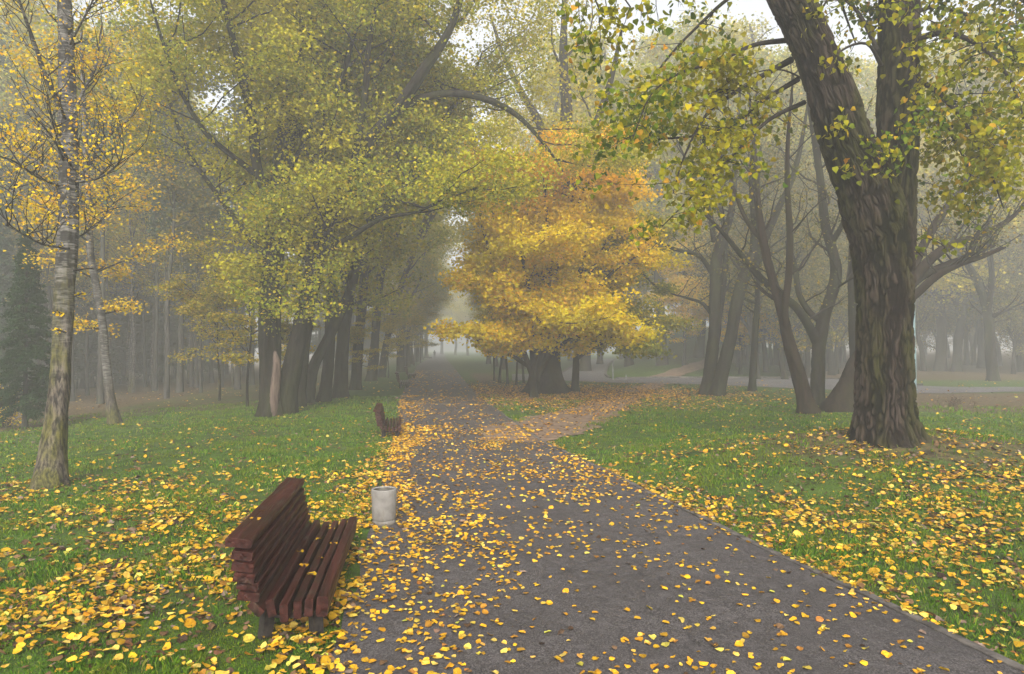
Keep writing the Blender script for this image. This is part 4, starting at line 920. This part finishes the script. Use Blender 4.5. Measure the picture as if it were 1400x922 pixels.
# gold and orange trees glowing behind the dark limbs
gM = generic('maple_tree', 11, .16, M['leaf_gold'], M['bark_bare'], 'hazy golden maple behind the dark limbs on the right', 102, (24, 2.8, 420, .4, .2, 0, .05, 5), (0, 0), 4, .15, .3, 'golden maples behind the dark limbs')
for i, (px_, Yd, s_) in enumerate(((1012, 58, .95), (1092, 62, .95), (1128, 66, 1.0), (935, 66, 1.05), (1055, 74, 1.1))):
    x = (px_-700)/F*Yd; pos = (x, Yd, float(H(x, Yd)))
    if i == 0: gM.location = pos; gM.scale = (s_,)*3
    else: copy_tree(gM, pos, i*2.1, s_)
# pale treetops far behind
for i, (px_, Yd, s_) in enumerate(((905, 120, 1.25), (850, 130, 1.2), (960, 135, 1.2), (1010, 120, 1.2), (1080, 135, 1.25), (780, 120, 1.2), (735, 105, 1.15), (1150, 130, 1.2), (820, 95, 1.0), (1230, 135, 1.2), (1330, 130, 1.2), (690, 90, 1.1), (672, 160, 1.1), (622, 205, 1.05), (604, 225, 1.2), (640, 190, 1.0), (905, 68, 1.3), (955, 74, 1.35), (1010, 70, 1.35), (1065, 76, 1.4), (980, 88, 1.4), (860, 80, 1.3), (1120, 74, 1.35), (1285, 66, 1.35), (1345, 72, 1.35), (1400, 64, 1.3), (1230, 78, 1.4), (742, 62, 1.25), (800, 68, 1.3), (712, 76, 1.2))):
    x = (px_-700)/F*Yd; copy_tree(gB if i % 2 else gA, (x, Yd, float(H(x, Yd))-.1), i*1.3, s_, 'tall pale treetop fading into the fog beyond the hill', 'far trees in the fog')
for i, (px_, Yd, s_) in enumerate(((10, 50, 1.2), (60, 56, 1.2), (120, 60, 1.25), (-50, 52, 1.2), (175, 66, 1.3), (220, 72, 1.3))):
    x = (px_-700)/F*Yd; copy_tree(gB if i % 2 else gA, (x, Yd, float(H(x, Yd))-.1), i*1.7, s_, 'tall pale poplar crown in the mist behind the birches', 'tall crowns behind the birches')
# ------------------------------------------------------------------ the wood on the left
sA = generic('woodland_tree', 20, .16, M['leaf_pine'], M['bark_thin'], 'slim straight trunk in the dim wood behind the birches', 110, (12, 2.0, 240, .5, .5, .05, .1, 4), (.01, 0), 0, .2, .4, 'slim trunks of the left wood', .008, 7)
sB = generic('woodland_tree', 19, .12, M['leaf_olive'], M['bark_thin'], 'slim straight trunk in the dim wood behind the birches', 111, (14, 1.8, 200, .5, .25, .1, .2, 4), (-.03, 0), 0, .18, .4, 'slim trunks of the left wood', .012, 7)
sC = generic('birch_tree', 18, .11, M['leaf_sap'], M['birch_small'], 'pale slim birch in the dim wood', 112, (12, 1.8, 160, .4, .4, .05, .1, 4), (.02, 0), 0, .14, .4, 'pale birches of the left wood', .012, 7)
def spruce(label, group=None):
    T = Tree((0, 0, 0), 120, .30, .35, T_NEEDLE); Ht = 17
    T.limb(np.array([[0, 0, z] for z in np.linspace(0, Ht, 6)]), np.linspace(.2, .02, 6), 8, 3, flare=.3)
    for z in np.arange(1.8, Ht-.3, .36):
        R_ = (1-(z-1.4)/(Ht-1.2))**.85*3.3
        for q in range(7):
            az = T.r.uniform(0, 6.28); L_ = R_*T.r.uniform(.75, 1.1)
            b = T.walk((0, 0, z), (math.cos(az), math.sin(az), .05), L_, 4, -.12, .1); tube(T.br, b, np.linspace(.025, .006, 5), 3)
            T.leafset(b, int(30+60*L_), .10, .6)
    T.droop = .3
    return T.build('spruce_tree', M['bark_thin'], M['leaf_spruce'], label, 'tree', group)
sS = spruce('dark spruce at the left edge of the lawn beside the nearest birch', None)
sS.location = ground(34, 586)
sS.scale = (.42,)*3
for i, (px_, Yd, s_) in enumerate(((-40, 36, 1), (5, 48, 1.1), (70, 52, 1.15), (115, 60, 1.1), (-90, 44, 1.1), (180, 78, 1.2), (30, 62, 1.25), (240, 88, 1.2), (140, 82, 1.3), (90, 70, 1.2), (160, 66, 1.1), (200, 74, 1.2), (225, 68, 1.15), (262, 76, 1.1), (285, 92, 1.25), (310, 84, 1.2), (440, 110, 1.2), (465, 104, 1.1), (490, 120, 1.2), (515, 130, 1.2), (20, 86, 1.35), (60, 92, 1.35), (108, 96, 1.3), (185, 104, 1.35), (250, 112, 1.4))):
    x = (px_-700)/F*Yd; copy_tree(sS, (x, Yd, float(H(x, Yd))-.1), i*2, s_, 'dark misty spruce standing deeper in the left wood', 'spruces of the left wood')
lst = [((px_-700)/F*Yd, Yd) for px_, Yd in ((138, 36), (100, 40), (178, 48), (228, 38), (246, 44), (275, 42), (300, 46), (325, 44), (262, 52), (65, 44), (210, 54), (290, 58), (345, 50), (120, 46))]
for i in range(110):
    Yd = r2.uniform(40, 105); u = r2.uniform(-.98, -.36); lst.append((u*Yd, Yd))
for i in range(24):
    Yd = r2.uniform(70, 130); u = r2.uniform(-.37, -.22); lst.append((u*Yd, Yd))
lst = [q for q in lst if XL(q[1])-q[0] > 7]
S3 = (sA, sB, sC)
for i, (x, Yd) in enumerate(lst):
    k = [0, 1, 2, 1, 0, 1, 2, 0][i % 8]; s_ = r2.uniform(.75, 1.1); pos = (x, Yd, float(H(x, Yd))-.05)
    if i < 3: w = S3[i]; w.location = pos
    else: copy_tree(S3[k], pos, r2.uniform(0, 6.28), (s_*r2.uniform(.8, 1.6),)*2+(s_,))
# yellow shrub at the left edge
T = Tree(ground(8, 585), 130, .075, .5)
for q in range(16): T.spray(T.base+T.r.normal(0, .08, 3)*[1, 1, 0], (T.r.normal(0, .5), T.r.normal(0, .5), 1), 1.3, .012, 40, .13, .02, 3)
T.build('young_shrub', M['bark_bare'], M['leaf_gold'], 'low yellow shrub at the left edge of the lawn', 'shrub')
# low brown weeds on the far side of the mound
T = Tree(ground(1305, 556), 131, .05, .6)
for q in range(22): T.spray(T.base+T.r.normal(0, .3, 3)*[1, 1, 0], (T.r.normal(0, .5), T.r.normal(0, .5), 1), .45, .006, 12, .06, .02, 3)
T.build('weed_clump', M['bark_bare'], M['lit_brown'], 'low brown clump of weeds right of the huge trunk', 'weeds')

# ------------------------------------------------------------------ the distant walker
def person(loc, rz):
    me = bpy.data.meshes.new('person'); o = bpy.data.objects.new('person', me); COL.objects.link(o)
    V = [(0, 0, .95), (0, 0, 1.15), (0, 0, 1.38), (0, 0, 1.5), (0, .02, 1.62), (0, .02, 1.72),
         (.10, 0, .90), (.11, .08, .50), (.11, .02, .10), (.11, .14, .04), (-.10, 0, .90), (-.11, -.06, .50), (-.11, -.20, .12), (-.11, -.10, .04),
         (.20, 0, 1.40), (.26, -.04, 1.12), (.25, .08, .88), (.25, .11, .80), (-.20, 0, 1.40), (-.26, .03, 1.12), (-.25, .0, .86), (-.25, .0, .78)]
    E = [(0, 1), (1, 2), (2, 3), (3, 4), (4, 5), (0, 6), (6, 7), (7, 8), (8, 9), (0, 10), (10, 11), (11, 12), (12, 13), (2, 14), (14, 15), (15, 16), (16, 17), (2, 18), (18, 19), (19, 20), (20, 21)]
    me.from_pydata(V, E, [])
    rad = [.15, .14, .15, .06, .09, .085, .10, .07, .05, .045, .10, .07, .05, .045, .07, .05, .04, .035, .07, .05, .04, .035]
    md = o.modifiers.new('skin', 'SKIN')
    for q, v in enumerate(me.skin_vertices[0].data): v.radius = (rad[q], rad[q]*.85); v.use_root = (q == 0)
    sb = o.modifiers.new('sub', 'SUBSURF'); sb.levels = 1; sb.render_levels = 1
    me.materials.append(simple('dark_clothes', (.02, .022, .03), (.04, .04, .05), 6)); o.location = tuple(loc); o.rotation_euler = (0, 0, rz)
    m = MB(); lathe(m, [(.0005, 1.79), (.06, 1.77), (.10, 1.71), (.10, 1.64), (.06, 1.60)], 14); h = m.build('hat', simple('hat_wool', (.05, .02, .02), (.08, .03, .03), 9), o, smooth=True)
    tag(o, 'lone walker in dark clothes far down the misty path', 'person')
person(ground(594, 490), .1)

# ------------------------------------------------------------------ fog
m = MB()
a, b, c, d, e, f = -330, 330, -70, 430, -4, 44
m.add([(a, c, e), (b, c, e), (b, d, e), (a, d, e), (a, c, f), (b, c, f), (b, d, f), (a, d, f)], [[0, 3, 2, 1], [4, 5, 6, 7], [0, 1, 5, 4], [1, 2, 6, 5], [2, 3, 7, 6], [3, 0, 4, 7]])
mt, nt = new_mat('fog'); ou = nt.nodes.new('ShaderNodeOutputMaterial'); pv = nt.nodes.new('ShaderNodeVolumePrincipled')
pv.inputs['Color'].default_value = (.955, .955, .935, 1); pv.inputs['Density'].default_value = .0049; pv.inputs['Anisotropy'].default_value = .2
nt.links.new(pv.outputs[0], ou.inputs['Volume'])
tag(m.build('haze', mt), 'even pale fog hanging through the whole park', 'fog', kind='stuff')

# ------------------------------------------------------------------ sky, sun, camera
w = bpy.data.worlds.new('World'); sc.world = w; w.use_nodes = True; nt = w.node_tree; nt.nodes.clear()
SE, SR = R(36), R(182)
sk = nt.nodes.new('ShaderNodeTexSky'); sk.sky_type = 'NISHITA'; sk.sun_disc = False; sk.sun_elevation = SE; sk.sun_rotation = SR
sk.dust_density = 5; sk.air_density = 1.0
hs = nt.nodes.new('ShaderNodeHueSaturation'); hs.inputs['Saturation'].default_value = .25
bg = nt.nodes.new('ShaderNodeBackground'); bg.inputs['Strength'].default_value = .15; wo = nt.nodes.new('ShaderNodeOutputWorld')
nt.links.new(sk.outputs[0], hs.inputs['Color']); nt.links.new(hs.outputs[0], bg.inputs[0]); nt.links.new(bg.outputs[0], wo.inputs[0])
ld = bpy.data.lights.new('sun', 'SUN'); ld.energy = 1.5; ld.angle = R(30); ld.color = (1, .96, .9)
lo = bpy.data.objects.new('sun', ld); COL.objects.link(lo)
dv = Vector((math.sin(SR)*math.cos(SE), math.cos(SR)*math.cos(SE), math.sin(SE)))
lo.rotation_euler = dv.to_track_quat('Z', 'Y').to_euler(); lo.location = (0, -10, 30)
cd = bpy.data.cameras.new('camera'); cd.sensor_width = 36; cd.lens = F/1400*36; cd.clip_end = 2000; cd.clip_start = .1
co = bpy.data.objects.new('camera', cd); COL.objects.link(co); co.location = (0, 0, CAMH); co.rotation_euler = (R(90)+PITCH, 0, 0); sc.camera = co
sc.view_settings.view_transform = 'Standard'; sc.view_settings.look = 'None'; sc.view_settings.gamma = 1; sc.view_settings.exposure = 1.24
cy = sc.cycles
cy.max_bounces = 6; cy.diffuse_bounces = 3; cy.glossy_bounces = 1; cy.transmission_bounces = 2; cy.volume_bounces = 4; cy.transparent_max_bounces = 4
cy.use_denoising = True; cy.caustics_reflective = False; cy.caustics_refractive = False
